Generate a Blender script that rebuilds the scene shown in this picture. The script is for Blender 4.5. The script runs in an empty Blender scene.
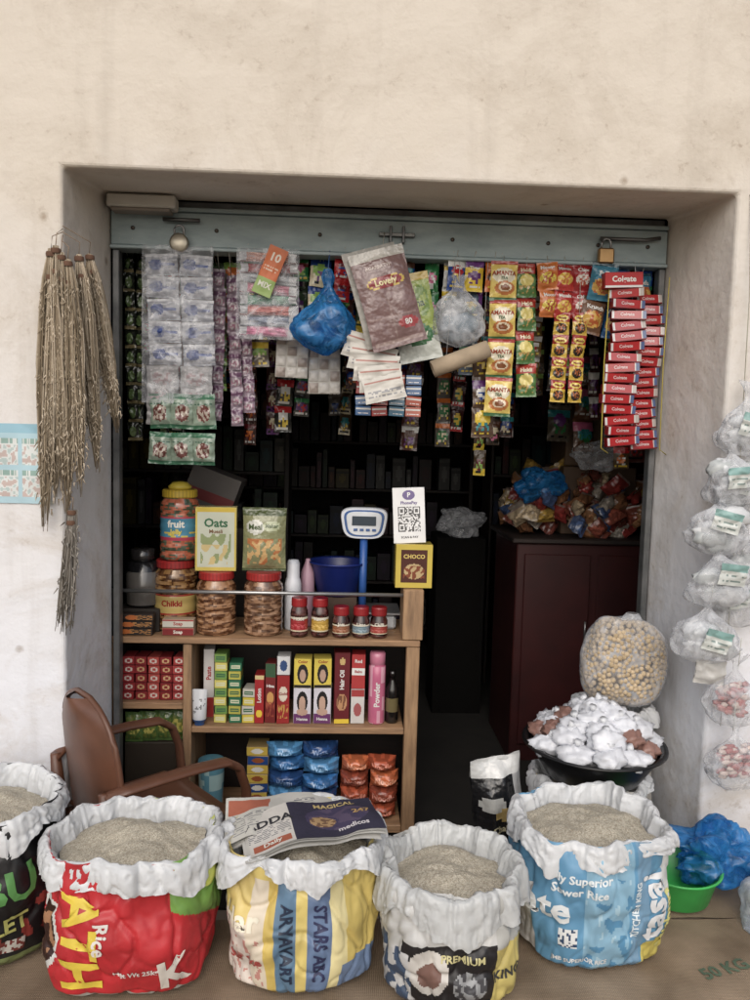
import bpy, bmesh, math, random
from mathutils import Vector, Matrix, Euler, noise
random.seed(7)
pi=math.pi
def lin(c):
    return tuple((x/12.92 if x<=0.04045 else ((x+0.055)/1.055)**2.4) for x in c)
def clamp(x,a=0.,b=1.): return max(a,min(b,x))
def nz(x,y,z): return noise.noise(Vector((x,y,z)))
def hsh(*a):
    s=0.0
    for i,v in enumerate(a): s+=v*(12.9898+i*65.233)
    return (math.sin(s)*43758.5453)%1.0
# ------------------------------------------------------------------ materials
MATS={}
def newmat(name):
    m=bpy.data.materials.new(name); m.use_nodes=True
    nt=m.node_tree; b=nt.nodes['Principled BSDF']; MATS[name]=m
    return m,nt,b
def N(nt,t,**k):
    n=nt.nodes.new(t)
    for a,v in k.items():
        if a in n.bl_rna.properties: setattr(n,a,v)
        else: n.inputs[a].default_value=v
    return n
def attr_mat(name,rough,bscale,bstr,spec=0.5,coat=0,var=0.12,metal=0,bdist=0.004):
    m,nt,b=newmat(name); L=nt.links.new
    a=N(nt,'ShaderNodeAttribute',attribute_name='Col')
    tc=N(nt,'ShaderNodeTexCoord')
    n=N(nt,'ShaderNodeTexNoise',Scale=9.0,Detail=2.0); L(tc.outputs['Object'],n.inputs['Vector'])
    mr=N(nt,'ShaderNodeMapRange'); mr.inputs['From Min'].default_value=.3; mr.inputs['From Max'].default_value=.7
    mr.inputs['To Min'].default_value=1-var; mr.inputs['To Max'].default_value=1+var*.4
    L(n.outputs['Fac'],mr.inputs['Value'])
    mx=N(nt,'ShaderNodeVectorMath',operation='SCALE'); L(a.outputs['Color'],mx.inputs[0]); L(mr.outputs[0],mx.inputs['Scale'])
    L(mx.outputs[0],b.inputs['Base Color'])
    b.inputs['Roughness'].default_value=rough; b.inputs['Metallic'].default_value=metal
    b.inputs['Specular IOR Level'].default_value=spec; b.inputs['Coat Weight'].default_value=coat
    if bstr>.12:
        n2=N(nt,'ShaderNodeTexNoise',Scale=bscale,Detail=1.5); L(tc.outputs['Object'],n2.inputs['Vector'])
        bp=N(nt,'ShaderNodeBump',Strength=bstr,Distance=bdist); L(n2.outputs['Fac'],bp.inputs['Height'])
        L(bp.outputs[0],b.inputs['Normal'])
    return m
attr_mat('foil',.26,42,.85,.7,bdist=.007)
attr_mat('card',.5,30,.1,.4)
attr_mat('gloss',.18,20,.1,.6,coat=.3)
attr_mat('sackprint',.42,20,.6,.45,bdist=.009,var=.28)
attr_mat('film',.36,34,.75,.5,bdist=.006,var=.14)
attr_mat('matte',.9,60,.4,.15)
attr_mat('metal',.38,40,.2,.5,metal=.85)
attr_mat('cloth',.95,80,.6,.1,var=.3)
attr_mat('plastic',.38,15,.15,.5,var=.25)
def clear(name,tint,base,gain,rough=.18,sc=16.0):
    m,nt,b=newmat(name); L=nt.links.new
    out=nt.nodes['Material Output']
    tr=N(nt,'ShaderNodeBsdfTransparent'); tr.inputs[0].default_value=(*lin(tint),1)
    b.inputs['Base Color'].default_value=(*lin(base),1); b.inputs['Roughness'].default_value=rough
    b.inputs['Specular IOR Level'].default_value=.9
    tc=N(nt,'ShaderNodeTexCoord'); n=N(nt,'ShaderNodeTexNoise',Scale=sc,Detail=3.0,Distortion=1.2); L(tc.outputs['Object'],n.inputs['Vector'])
    bp=N(nt,'ShaderNodeBump',Strength=.9,Distance=.01); L(n.outputs['Fac'],bp.inputs['Height']); L(bp.outputs[0],b.inputs['Normal'])
    mr=N(nt,'ShaderNodeMapRange'); mr.inputs['From Min'].default_value=.42; mr.inputs['From Max'].default_value=.68
    mr.inputs['To Min'].default_value=gain*.45; mr.inputs['To Max'].default_value=gain*1.7
    L(n.outputs['Fac'],mr.inputs['Value'])
    lw=N(nt,'ShaderNodeLayerWeight',Blend=.35); L(bp.outputs[0],lw.inputs['Normal'])
    ad=N(nt,'ShaderNodeMath',operation='MULTIPLY_ADD'); L(lw.outputs['Facing'],ad.inputs[0]); ad.inputs[1].default_value=.45; L(mr.outputs[0],ad.inputs[2])
    cl=N(nt,'ShaderNodeClamp'); L(ad.outputs[0],cl.inputs[0])
    mix=N(nt,'ShaderNodeMixShader'); L(cl.outputs[0],mix.inputs[0]); L(tr.outputs[0],mix.inputs[1]); L(b.outputs[0],mix.inputs[2]); L(mix.outputs[0],out.inputs[0])
clear('clear',(.97,.97,.97),(.9,.91,.93),.22,.16)
clear('milky',(.9,.92,.95),(.82,.84,.86),.42,.35)
clear('bluefilm',(.45,.72,.90),(.18,.48,.72),.42,.30,20.0)
m,nt,b=newmat('rice'); L=nt.links.new
tc=N(nt,'ShaderNodeTexCoord'); v=N(nt,'ShaderNodeTexVoronoi',Scale=230.0); L(tc.outputs['Object'],v.inputs['Vector'])
n=N(nt,'ShaderNodeTexNoise',Scale=7.0,Detail=4.0); L(tc.outputs['Object'],n.inputs['Vector'])
cr=N(nt,'ShaderNodeValToRGB'); cr.color_ramp.elements[0].color=(*lin((.60,.56,.49)),1); cr.color_ramp.elements[1].color=(*lin((.82,.79,.72)),1)
cr.color_ramp.elements[0].position=.0; cr.color_ramp.elements[1].position=.9
L(v.outputs['Color'],cr.inputs[0]); mx=N(nt,'ShaderNodeMix',data_type='RGBA',blend_type='MULTIPLY'); mx.inputs[0].default_value=.3
L(cr.outputs[0],mx.inputs[6]); L(n.outputs['Fac'],mx.inputs[7]); L(mx.outputs[2],b.inputs['Base Color'])
bp=N(nt,'ShaderNodeBump',Strength=.8,Distance=.003); L(v.outputs['Distance'],bp.inputs['Height']); L(bp.outputs[0],b.inputs['Normal']); b.inputs['Roughness'].default_value=.8
# wall plaster: cream tone above, cooler white below, damp stains, runs, grime
m,nt,b=newmat('plaster'); L=nt.links.new
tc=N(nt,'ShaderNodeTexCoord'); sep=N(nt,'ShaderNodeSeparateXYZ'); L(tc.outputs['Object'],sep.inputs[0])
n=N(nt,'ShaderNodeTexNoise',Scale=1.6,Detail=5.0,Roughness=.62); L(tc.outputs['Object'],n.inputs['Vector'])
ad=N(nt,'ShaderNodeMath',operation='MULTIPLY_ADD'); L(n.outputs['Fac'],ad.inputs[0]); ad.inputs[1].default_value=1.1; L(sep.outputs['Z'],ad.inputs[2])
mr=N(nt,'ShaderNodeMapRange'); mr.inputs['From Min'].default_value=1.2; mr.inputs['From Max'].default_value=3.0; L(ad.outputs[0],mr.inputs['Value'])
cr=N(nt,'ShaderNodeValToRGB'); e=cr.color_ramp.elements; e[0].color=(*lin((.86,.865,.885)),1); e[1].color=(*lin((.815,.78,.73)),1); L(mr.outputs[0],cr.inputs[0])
n3=N(nt,'ShaderNodeTexNoise',Scale=2.1,Detail=6.0,Roughness=.70,Distortion=.6); L(tc.outputs['Object'],n3.inputs['Vector'])
r3=N(nt,'ShaderNodeMapRange'); r3.inputs['From Min'].default_value=.46; r3.inputs['From Max'].default_value=.72; r3.inputs['To Max'].default_value=.72; L(n3.outputs['Fac'],r3.inputs['Value'])
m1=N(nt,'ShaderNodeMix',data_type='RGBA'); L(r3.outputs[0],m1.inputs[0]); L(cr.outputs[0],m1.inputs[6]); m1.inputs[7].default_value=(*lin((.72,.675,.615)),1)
mp7=N(nt,'ShaderNodeMapping'); mp7.inputs['Scale'].default_value=(7,7,.7); L(tc.outputs['Object'],mp7.inputs[0])
n7=N(nt,'ShaderNodeTexNoise',Scale=1.0,Detail=4.0,Roughness=.6); L(mp7.outputs[0],n7.inputs['Vector'])
r7=N(nt,'ShaderNodeMapRange'); r7.inputs['From Min'].default_value=.54; r7.inputs['From Max'].default_value=.74; r7.inputs['To Max'].default_value=.25; L(n7.outputs['Fac'],r7.inputs['Value'])
m7=N(nt,'ShaderNodeMix',data_type='RGBA'); L(r7.outputs[0],m7.inputs[0]); L(m1.outputs[2],m7.inputs[6]); m7.inputs[7].default_value=(*lin((.62,.58,.53)),1)
n4=N(nt,'ShaderNodeTexNoise',Scale=26.0,Detail=3.0,Roughness=.7); L(tc.outputs['Object'],n4.inputs['Vector'])
r4=N(nt,'ShaderNodeMapRange'); r4.inputs['From Min'].default_value=.56; r4.inputs['From Max'].default_value=.70; L(n4.outputs['Fac'],r4.inputs['Value'])
k4=N(nt,'ShaderNodeMath',operation='MULTIPLY'); L(r4.outputs[0],k4.inputs[0]); L(r3.outputs[0],k4.inputs[1])
m2=N(nt,'ShaderNodeMix',data_type='RGBA'); L(k4.outputs[0],m2.inputs[0]); L(m7.outputs[2],m2.inputs[6]); m2.inputs[7].default_value=(*lin((.56,.49,.42)),1)
v5=N(nt,'ShaderNodeTexVoronoi',Scale=3.5,Randomness=1.0); L(tc.outputs['Object'],v5.inputs['Vector'])
a5=N(nt,'ShaderNodeMath',operation='MULTIPLY_ADD'); L(n4.outputs['Fac'],a5.inputs[0]); a5.inputs[1].default_value=.08; L(v5.outputs['Distance'],a5.inputs[2])
r5=N(nt,'ShaderNodeMapRange'); r5.inputs['From Min'].default_value=.065; r5.inputs['From Max'].default_value=.11; r5.inputs['To Min'].default_value=.6; r5.inputs['To Max'].default_value=0; L(a5.outputs[0],r5.inputs['Value'])
m3=N(nt,'ShaderNodeMix',data_type='RGBA'); L(r5.outputs[0],m3.inputs[0]); L(m2.outputs[2],m3.inputs[6]); m3.inputs[7].default_value=(*lin((.5,.42,.33)),1)
L(m3.outputs[2],b.inputs['Base Color']); b.inputs['Roughness'].default_value=.75; b.inputs['Specular IOR Level'].default_value=.25
n6=N(nt,'ShaderNodeTexNoise',Scale=5.0,Detail=5.0,Roughness=.6); L(tc.outputs['Object'],n6.inputs['Vector'])
bp=N(nt,'ShaderNodeBump',Strength=.7,Distance=.02); L(n6.outputs['Fac'],bp.inputs['Height']); L(bp.outputs[0],b.inputs['Normal'])
def noisemat(name,c0,c1,scale,rough,bstr=.3,bdist=.01,stretch=(1,1,1),metal=0,dist=0):
    m,nt,b=newmat(name); L=nt.links.new
    tc=N(nt,'ShaderNodeTexCoord'); mp=N(nt,'ShaderNodeMapping'); mp.inputs['Scale'].default_value=stretch; L(tc.outputs['Object'],mp.inputs[0])
    n=N(nt,'ShaderNodeTexNoise',Scale=scale,Detail=5.0,Roughness=.6,Distortion=dist); L(mp.outputs[0],n.inputs['Vector'])
    cr=N(nt,'ShaderNodeValToRGB'); e=cr.color_ramp.elements; e[0].position=.32; e[1].position=.68; e[0].color=(*lin(c0),1); e[1].color=(*lin(c1),1)
    L(n.outputs['Fac'],cr.inputs[0]); L(cr.outputs[0],b.inputs['Base Color']); b.inputs['Roughness'].default_value=rough; b.inputs['Metallic'].default_value=metal
    bp=N(nt,'ShaderNodeBump',Strength=bstr,Distance=bdist); L(n.outputs['Fac'],bp.inputs['Height']); L(bp.outputs[0],b.inputs['Normal'])
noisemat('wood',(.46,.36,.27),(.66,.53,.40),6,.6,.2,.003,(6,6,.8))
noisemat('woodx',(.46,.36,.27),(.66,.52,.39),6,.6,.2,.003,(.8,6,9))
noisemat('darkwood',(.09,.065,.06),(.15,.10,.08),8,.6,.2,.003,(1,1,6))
noisemat('roomdark',(.05,.05,.05),(.09,.08,.08),4,.9)  # near-black walls: the shop's darkness is put into the colour
noisemat('floor',(.06,.055,.05),(.11,.10,.09),5,.9)  # floor blackened too, indoor shade painted into its colour
noisemat('ground',(.46,.42,.37),(.58,.53,.47),2.5,.95,.5,.02)
noisemat('bluesteel',(.50,.56,.57),(.62,.675,.68),5,.5,.2,.004,(1,1,3))
noisemat('greysteel',(.36,.37,.37),(.5,.5,.5),9,.45,.2,.004,metal=.5)
noisemat('maroon',(.16,.055,.06),(.22,.08,.08),5,.45,.1)
noisemat('tube',(.58,.52,.44),(.68,.61,.52),12,.85,.2,.003)
m,nt,b=newmat('jute'); L=nt.links.new
tc=N(nt,'ShaderNodeTexCoord'); w1=N(nt,'ShaderNodeTexWave',Scale=60.0,Distortion=1.5,bands_direction='X'); w2=N(nt,'ShaderNodeTexWave',Scale=60.0,Distortion=1.5,bands_direction='Y')
L(tc.outputs['Object'],w1.inputs['Vector']); L(tc.outputs['Object'],w2.inputs['Vector'])
mu=N(nt,'ShaderNodeMath',operation='MULTIPLY'); L(w1.outputs['Fac'],mu.inputs[0]); L(w2.outputs['Fac'],mu.inputs[1])
n=N(nt,'ShaderNodeTexNoise',Scale=5.0,Detail=4.0); L(tc.outputs['Object'],n.inputs['Vector'])
cr=N(nt,'ShaderNodeValToRGB'); e=cr.color_ramp.elements; e[0].position=.3;e[1].position=.7; e[0].color=(*lin((.46,.39,.31)),1); e[1].color=(*lin((.66,.58,.49)),1); L(n.outputs['Fac'],cr.inputs[0])
mx=N(nt,'ShaderNodeMix',data_type='RGBA',blend_type='MULTIPLY'); mx.inputs[0].default_value=.3; L(cr.outputs[0],mx.inputs[6]); L(mu.outputs[0],mx.inputs[7])
L(mx.outputs[2],b.inputs['Base Color']); b.inputs['Roughness'].default_value=.95
bp=N(nt,'ShaderNodeBump',Strength=.5,Distance=.003); L(mu.outputs[0],bp.inputs['Height']); L(bp.outputs[0],b.inputs['Normal'])

# ------------------------------------------------------------------ mesh builder
_tc={}
def textverts(s,size,bold=.02):
    k=(s,bold)
    if k not in _tc:
        c=bpy.data.curves.new('tmp','FONT'); c.body=s; c.size=1; c.align_x='CENTER'; c.align_y='CENTER'; c.offset=bold; c.resolution_u=2
        o=bpy.data.objects.new('tmp',c); bpy.context.collection.objects.link(o)
        dg=bpy.context.evaluated_depsgraph_get(); me=bpy.data.meshes.new_from_object(o.evaluated_get(dg))
        bm=bmesh.new(); bm.from_mesh(me); bmesh.ops.triangulate(bm,faces=bm.faces[:])
        for _ in range(2):
            es=[e for e in bm.edges if e.calc_length()>.22]
            if es: bmesh.ops.subdivide_edges(bm,edges=es,cuts=1); bmesh.ops.triangulate(bm,faces=bm.faces[:])
        bm.verts.index_update(); _tc[k]=([(v.co.x,v.co.y) for v in bm.verts],[[v.index for v in f.verts] for f in bm.faces])
        bm.free(); bpy.data.objects.remove(o)
    vs,fs=_tc[k]
    return [(x*size,y*size) for x,y in vs],fs
class MB:
    def __init__(s): s.v=[];s.f=[];s.c=[];s.m=[];s.mats=[]; s.M=Matrix.Identity(4); s.sm=[]
    def mi(s,mat):
        if mat not in s.mats: s.mats.append(mat)
        return s.mats.index(mat)
    def add(s,vs,fs,col,mat,smooth=False):
        o=len(s.v); M=s.M
        for p in vs:
            q=M@Vector(p); s.v.append((q.x,q.y,q.z))
        k=s.mi(mat)
        for i,f in enumerate(fs):
            s.f.append(tuple(o+j for j in f)); s.c.append(col[i] if isinstance(col,list) else col); s.m.append(k); s.sm.append(smooth)
    def box(s,x0,x1,y0,y1,z0,z1,col,mat,b=.002):
        h=((x1-x0)/2,(y1-y0)/2,(z1-z0)/2); c=((x0+x1)/2,(y0+y1)/2,(z0+z1)/2); b=min(b,min(h)*.6)
        V={};vs=[]
        S=[(a,e,g) for a in(-1,1) for e in(-1,1) for g in(-1,1)]
        for sg in S:
            for a in range(3):
                V[(sg,a)]=len(vs); vs.append(tuple(c[i]+sg[i]*(h[i] if i==a else h[i]-b) for i in range(3)))
        fs=[]
        for a in range(3):
            o1,o2=[i for i in range(3) if i!=a]
            for t in(-1,1):
                q=[]
                for p,r in((-1,-1),(1,-1),(1,1),(-1,1)):
                    g=[0,0,0];g[a]=t;g[o1]=p;g[o2]=r;q.append(V[(tuple(g),a)])
                fs.append(q)
            for p in(-1,1):
                for r in(-1,1):
                    g=[0,0,0];g[o1]=p;g[o2]=r
                    ga=list(g);ga[a]=-1;gb=list(g);gb[a]=1;ga=tuple(ga);gb=tuple(gb)
                    fs.append([V[(ga,o1)],V[(gb,o1)],V[(gb,o2)],V[(ga,o2)]])
        for sg in S: fs.append([V[(sg,0)],V[(sg,1)],V[(sg,2)]])
        s.add(vs,fs,col,mat)
    def grid(s,P,nu,nv,col,mat,cu=False,smooth=True):
        vs=[];fs=[];cs=[]
        mu=nu if cu else nu+1
        for j in range(nv+1):
            for i in range(mu): vs.append(P(i/nu,j/nv))
        for j in range(nv):
            for i in range(nu):
                i2=(i+1)%mu if cu else i+1
                fs.append([j*mu+i,j*mu+i2,(j+1)*mu+i2,(j+1)*mu+i]); cs.append(col((i+.5)/nu,(j+.5)/nv) if callable(col) else col)
        s.add(vs,fs,cs,mat,smooth)
    def lathe(s,prof,n,col,mat,c=(0,0,0),smooth=True):
        k=len(prof)-1
        def P(u,v):
            j=int(round(v*k)); r,z=prof[j]; a=-u*2*pi-pi/2
            return (c[0]+r*math.cos(a),c[1]+r*math.sin(a),c[2]+z)
        s.grid(P,n,k,col,mat,cu=True,smooth=smooth)
    def tube(s,pts,r,col,mat,n=8):
        pts=[Vector(p) for p in pts]; m=len(pts); rs=r if isinstance(r,list) else [r]*m
        vs=[];fs=[]
        for i,p in enumerate(pts):
            t=(pts[min(i+1,m-1)]-pts[max(i-1,0)]).normalized()
            a=Vector((0,0,1)) if abs(t.z)<.9 else Vector((1,0,0))
            x=t.cross(a).normalized(); y=t.cross(x)
            for k in range(n):
                g=2*pi*k/n; vs.append(tuple(p+(x*math.cos(g)+y*math.sin(g))*rs[i]))
        for i in range(m-1):
            for k in range(n):
                fs.append([i*n+k,i*n+(k+1)%n,(i+1)*n+(k+1)%n,(i+1)*n+k])
        fs.append(list(range(n))[::-1]); fs.append([ (m-1)*n+k for k in range(n)])
        s.add(vs,fs,col,mat,True)
    def pillow(s,cx,cy,cz,w,h,T,paint,mat,nx=10,ny=14,seed=0,crimp=.08,wr=.003,texts=()):
        def PP(u,v,side,off=0):
            e=(1-abs(2*u-1)**3); vv=clamp((v-crimp)/(1-2*crimp)); g=(max(0,math.sin(pi*vv)))**.55
            d=T*.5*e*g+wr*nz(u*4+seed,v*5,side+seed*1.7)*(.3+g)+ .0006+off
            xx=(u-.5)*w*(1-.04*g)
            return (cx+xx,cy+side*d+wr*.8*nz(seed,v*3,u*2),cz+(v-.5)*h)
        for side in(-1,1):
            s.grid(lambda u,v:PP(u,v,side),nx,ny,paint,mat)
        for (t,size,u0,v0,col) in texts:
            vs,fs=textverts(t,size,.03)
            s.add([PP(clamp(u0+x/w,.01,.99),clamp(v0+y/h,.01,.99),-1,.0012) for x,y in vs],fs,col,mat,True)
    def pbox(s,x,y,z,w,d,h,paint,side,mat='card',nx=14,ny=18,texts=()):
        s.box(x-w/2,x+w/2,y,y+d,z,z+h,side,mat,.0015)
        s.grid(lambda u,v:(x+(u-.5)*(w-.003),y-.0008,z+.0015+v*(h-.003)),int(nx*1.6),int(ny*1.6),paint,mat,smooth=False)
        for (t,size,u0,v0,col,*rot) in texts:
            vs,fs=textverts(t,size,.03); rr=rot[0] if rot else 0; c_,s_=math.cos(rr),math.sin(rr)
            s.add([(x+(u0-.5)*w+a*c_-e*s_,y-.0014,z+v0*h+a*s_+e*c_) for a,e in vs],fs,col,mat)
    def obj(s,name,loc=(0,0,0),rot=(0,0,0),parent=None):
        me=bpy.data.meshes.new(name); me.from_pydata(s.v,[],s.f); me.update()
        for k in s.mats: me.materials.append(MATS[k])
        me.polygons.foreach_set('material_index',s.m); me.polygons.foreach_set('use_smooth',s.sm)
        at=me.color_attributes.new('Col','FLOAT_COLOR','CORNER'); arr=[]
        cache={}
        for f,c in zip(s.f,s.c):
            q=cache.get(c)
            if q is None:
                l=.3*c[0]+.6*c[1]+.1*c[2]   # every vertex colour greyed and dimmed: haze mixed into the colour
                q=(*lin(tuple(clamp((x*.80+l*.20)*.94) for x in c)),1.0); cache[c]=q
            arr.extend(q*len(f))
        at.data.foreach_set('color',arr)
        bm=bmesh.new(); bm.from_mesh(me); bmesh.ops.recalc_face_normals(bm,faces=bm.faces[:]); bm.to_mesh(me); bm.free()
        o=bpy.data.objects.new(name,me); bpy.context.collection.objects.link(o); o.location=loc; o.rotation_euler=rot
        if parent: o.parent=parent
        return o
I4=Matrix.Identity(4)
def TR(x,y,z): return Matrix.Translation((x,y,z))
def RO(a,ax): return Matrix.Rotation(a,4,ax)
def empty(name,loc=(0,0,0)):
    o=bpy.data.objects.new(name,None); bpy.context.collection.objects.link(o); o.location=loc; return o
def lab(base,els,sd=0.):
    def f(u,v):
        c=base
        for e in els:
            k=e[0]
            if k=='r':
                if e[1]<=u<=e[3] and e[2]<=v<=e[4]: c=e[5]
            elif k=='e':
                if ((u-e[1])/e[3])**2+((v-e[2])/e[4])**2<1: c=e[5]
            elif k=='t':
                if e[1]<=u<=e[3] and e[2]<=v<=e[4]:
                    r=int((v-e[2])/(e[4]-e[2])*e[6]*2)
                    if r%2==0 and hsh(int(u*38),r,sd)>.33: c=e[5]
            elif k=='n':
                if e[1]<=u<=e[3] and e[2]<=v<=e[4] and nz(u*e[6]+sd,v*e[6],sd)>.05: c=e[5]
        return c
    return f
RED=(.80,.10,.12);YEL=(.93,.78,.15);GRN=(.15,.50,.25);BLU=(.12,.28,.62);WHT=(.90,.90,.88);ORG=(.88,.42,.12);PUR=(.42,.20,.50);PNK=(.88,.40,.58);BRN=(.38,.22,.14);BLK=(.07,.07,.08);TEA=(.15,.55,.58);LGR=(.55,.75,.30);CRM=(.88,.82,.66);MAR=(.48,.10,.14)
PAL=[RED,YEL,GRN,BLU,WHT,ORG,PUR,PNK,BRN,TEA,LGR,CRM,MAR]
def rlab(sd,base=None):
    R=random.Random(sd); b=base or R.choice(PAL); o=[c for c in PAL if c!=b]
    els=[]
    if R.random()<.7:
        z=R.choice([0,.6,.75]); els.append(('r',0,z,1,z+R.uniform(.15,.3),R.choice(o)))
    els.append(('e',.5,R.uniform(.4,.65),R.uniform(.25,.42),R.uniform(.12,.25),R.choice(o)))
    els.append(('n',.2,.2,.8,.5,R.choice(o),7))
    els.append(('t',.15,.1,.85,.22,R.choice([WHT,BLK,YEL]),1))
    return lab(b,els,sd)

# ------------------------------------------------------------------ building
G=-.22
shop=empty('shop_building')
b=MB()
OX0,OX1,OZ=-.94,1.345,2.355; IX0,IX1,IZ=-.91,1.285,2.388; Y1=.46; Zb=G-.05
vs=[(-7,0,Zb),(OX0,0,Zb),(OX1,0,Zb),(7,0,Zb),(-7,0,OZ),(OX0,0,OZ),(OX1,0,OZ),(7,0,OZ),(-7,0,5.2),(OX0,0,5.2),(OX1,0,5.2),(7,0,5.2),
    (IX0,Y1,Zb),(IX0,Y1,IZ),(IX1,Y1,IZ),(IX1,Y1,Zb),(-7,Y1,Zb),(-7,Y1,5.2),(7,Y1,5.2),(7,Y1,Zb)]
fs=[[0,1,5,4],[2,3,7,6],[4,5,9,8],[5,6,10,9],[6,7,11,10],[1,12,13,5],[5,13,14,6],[6,14,15,2],[12,16,17,13],[13,17,18,14],[14,18,19,15],[8,9,10,11,18,17]]
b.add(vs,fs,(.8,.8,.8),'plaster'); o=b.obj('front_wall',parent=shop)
mod=o.modifiers.new('bev','BEVEL'); mod.width=.014; mod.segments=3; mod.limit_method='ANGLE'; mod.angle_limit=math.radians(40)
b=MB(); K0=(0,0,0)
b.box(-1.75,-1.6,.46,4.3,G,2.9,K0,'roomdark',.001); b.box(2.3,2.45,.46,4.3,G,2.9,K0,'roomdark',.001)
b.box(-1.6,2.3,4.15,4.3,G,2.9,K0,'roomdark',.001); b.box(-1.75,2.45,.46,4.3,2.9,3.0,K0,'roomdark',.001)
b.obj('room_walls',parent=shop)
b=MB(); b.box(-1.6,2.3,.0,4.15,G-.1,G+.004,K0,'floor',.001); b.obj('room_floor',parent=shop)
b=MB()
b.box(-.905,1.28,.425,.50,2.205,2.335,K0,'bluesteel',.004)
b.box(-.905,1.28,.41,.50,2.19,2.203,K0,'bluesteel',.003)
b.box(-.905,1.28,.415,.50,2.337,2.352,K0,'bluesteel',.003)
b.box(-.905,1.28,.46,.8,2.354,2.386,K0,'greysteel',.003)
b.box(-.90,-.875,.43,.48,G,2.188,K0,'greysteel',.003); b.box(1.255,1.28,.43,.48,G,2.188,K0,'greysteel',.003)
for x in(-.82,-.5,-.1,.42,.8,1.0,1.2):
    b.M=TR(x,.424,2.27)@RO(pi/2,'X'); b.lathe([(.008,0),(.008,.003),(.005,.005),(.0005,.005)],12,(.32,.28,.25),'metal'); b.M=I4
b.box(.13,.27,.405,.424,2.27,2.285,(.45,.45,.44),'metal'); b.box(.17,.18,.40,.42,2.245,2.31,(.4,.4,.4),'metal'); b.box(.22,.23,.40,.42,2.245,2.31,(.4,.4,.4),'metal')
b.tube([(1.0,.40,2.29),(1.18,.40,2.29),(1.24,.40,2.30)],.008,(.42,.42,.42),'metal')
b.tube([(-.70,.40,2.30),(-.56,.40,2.30)],.008,(.42,.42,.42),'metal')
b.obj('shutter_box',parent=shop)
b=MB(); b.box(-.895,-.64,.33,.40,2.325,2.372,(.80,.78,.73),'card',.006); b.box(-.88,-.66,.335,.395,2.312,2.324,(.55,.5,.45),'card',.003); b.obj('wooden_batten')
def padlock(name,x,z,rnd,col):
    b=MB()
    b.M=TR(x,.385,z)@RO(pi/2,'X')
    if rnd: b.lathe([(.0005,-.012),(.030,-.012),(.036,-.008),(.036,.008),(.030,.012),(.0005,.012)],24,col,'metal')
    else: b.box(-.032,.032,-.03,.03,-.012,.012,col,'metal',.006)
    b.M=TR(x,.385,z); t=.026
    b.tube([(-.018,0,t)]+[(-.018*math.cos(a*pi/8),0,t+.022+.018*math.sin(a*pi/8)) for a in range(9)]+[(.018,0,t)],.0045,(.6,.6,.6),'metal')
    b.obj(name)
padlock('padlock',-.635,2.21,True,(.70,.66,.58)); padlock('padlock',1.02,2.22,False,(.66,.50,.30))
b=MB(); b.grid(lambda u,v:(-40+80*u,-80+80.0*v,G-.004),8,8,K0,'ground'); b.obj('ground')
b=MB()
b.box(-3,3,-1.7,-.36,G,-.03,K0,'ground',.01); b.box(1.06,3,-.36,-.002,G,-.03,K0,'ground',.01)
b.obj('platform')
b=MB()
def jp(u,v):
    x=-2.6+5.2*u; y=-1.66+1.28*v
    return (x,y,-.012+.010*nz(x*3,y*3,1)+.004*nz(x*14,y*14,2))
b.grid(jp,130,40,K0,'jute')
b.grid(lambda u,v:(1.07+1.5*u,-.38+.36*v,-.010+.008*nz(u*9,v*3,5)),40,12,K0,'jute')
for (t,x,y,sz,r) in [('MADHUR',-.30,-.86,.07,.1),('SUGAR',.10,-.87,.07,-.05),('50 KG',1.14,-.62,.06,.3),('INDIA',.55,-.9,.06,.1),('RICE',-.75,-.9,.07,0)]:
    vs,fs=textverts(t,sz,.03); c_,s_=math.cos(r),math.sin(r)
    b.add([(x+a*c_-e*s_,y+a*s_+e*c_,jp((x+a*c_-e*s_+2.6)/5.2,(y+a*s_+e*c_+1.66)/1.28)[2]+.003) for a,e in vs],fs,(.38,.46,.37),'cloth')
b.obj('jute_mat')

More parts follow.
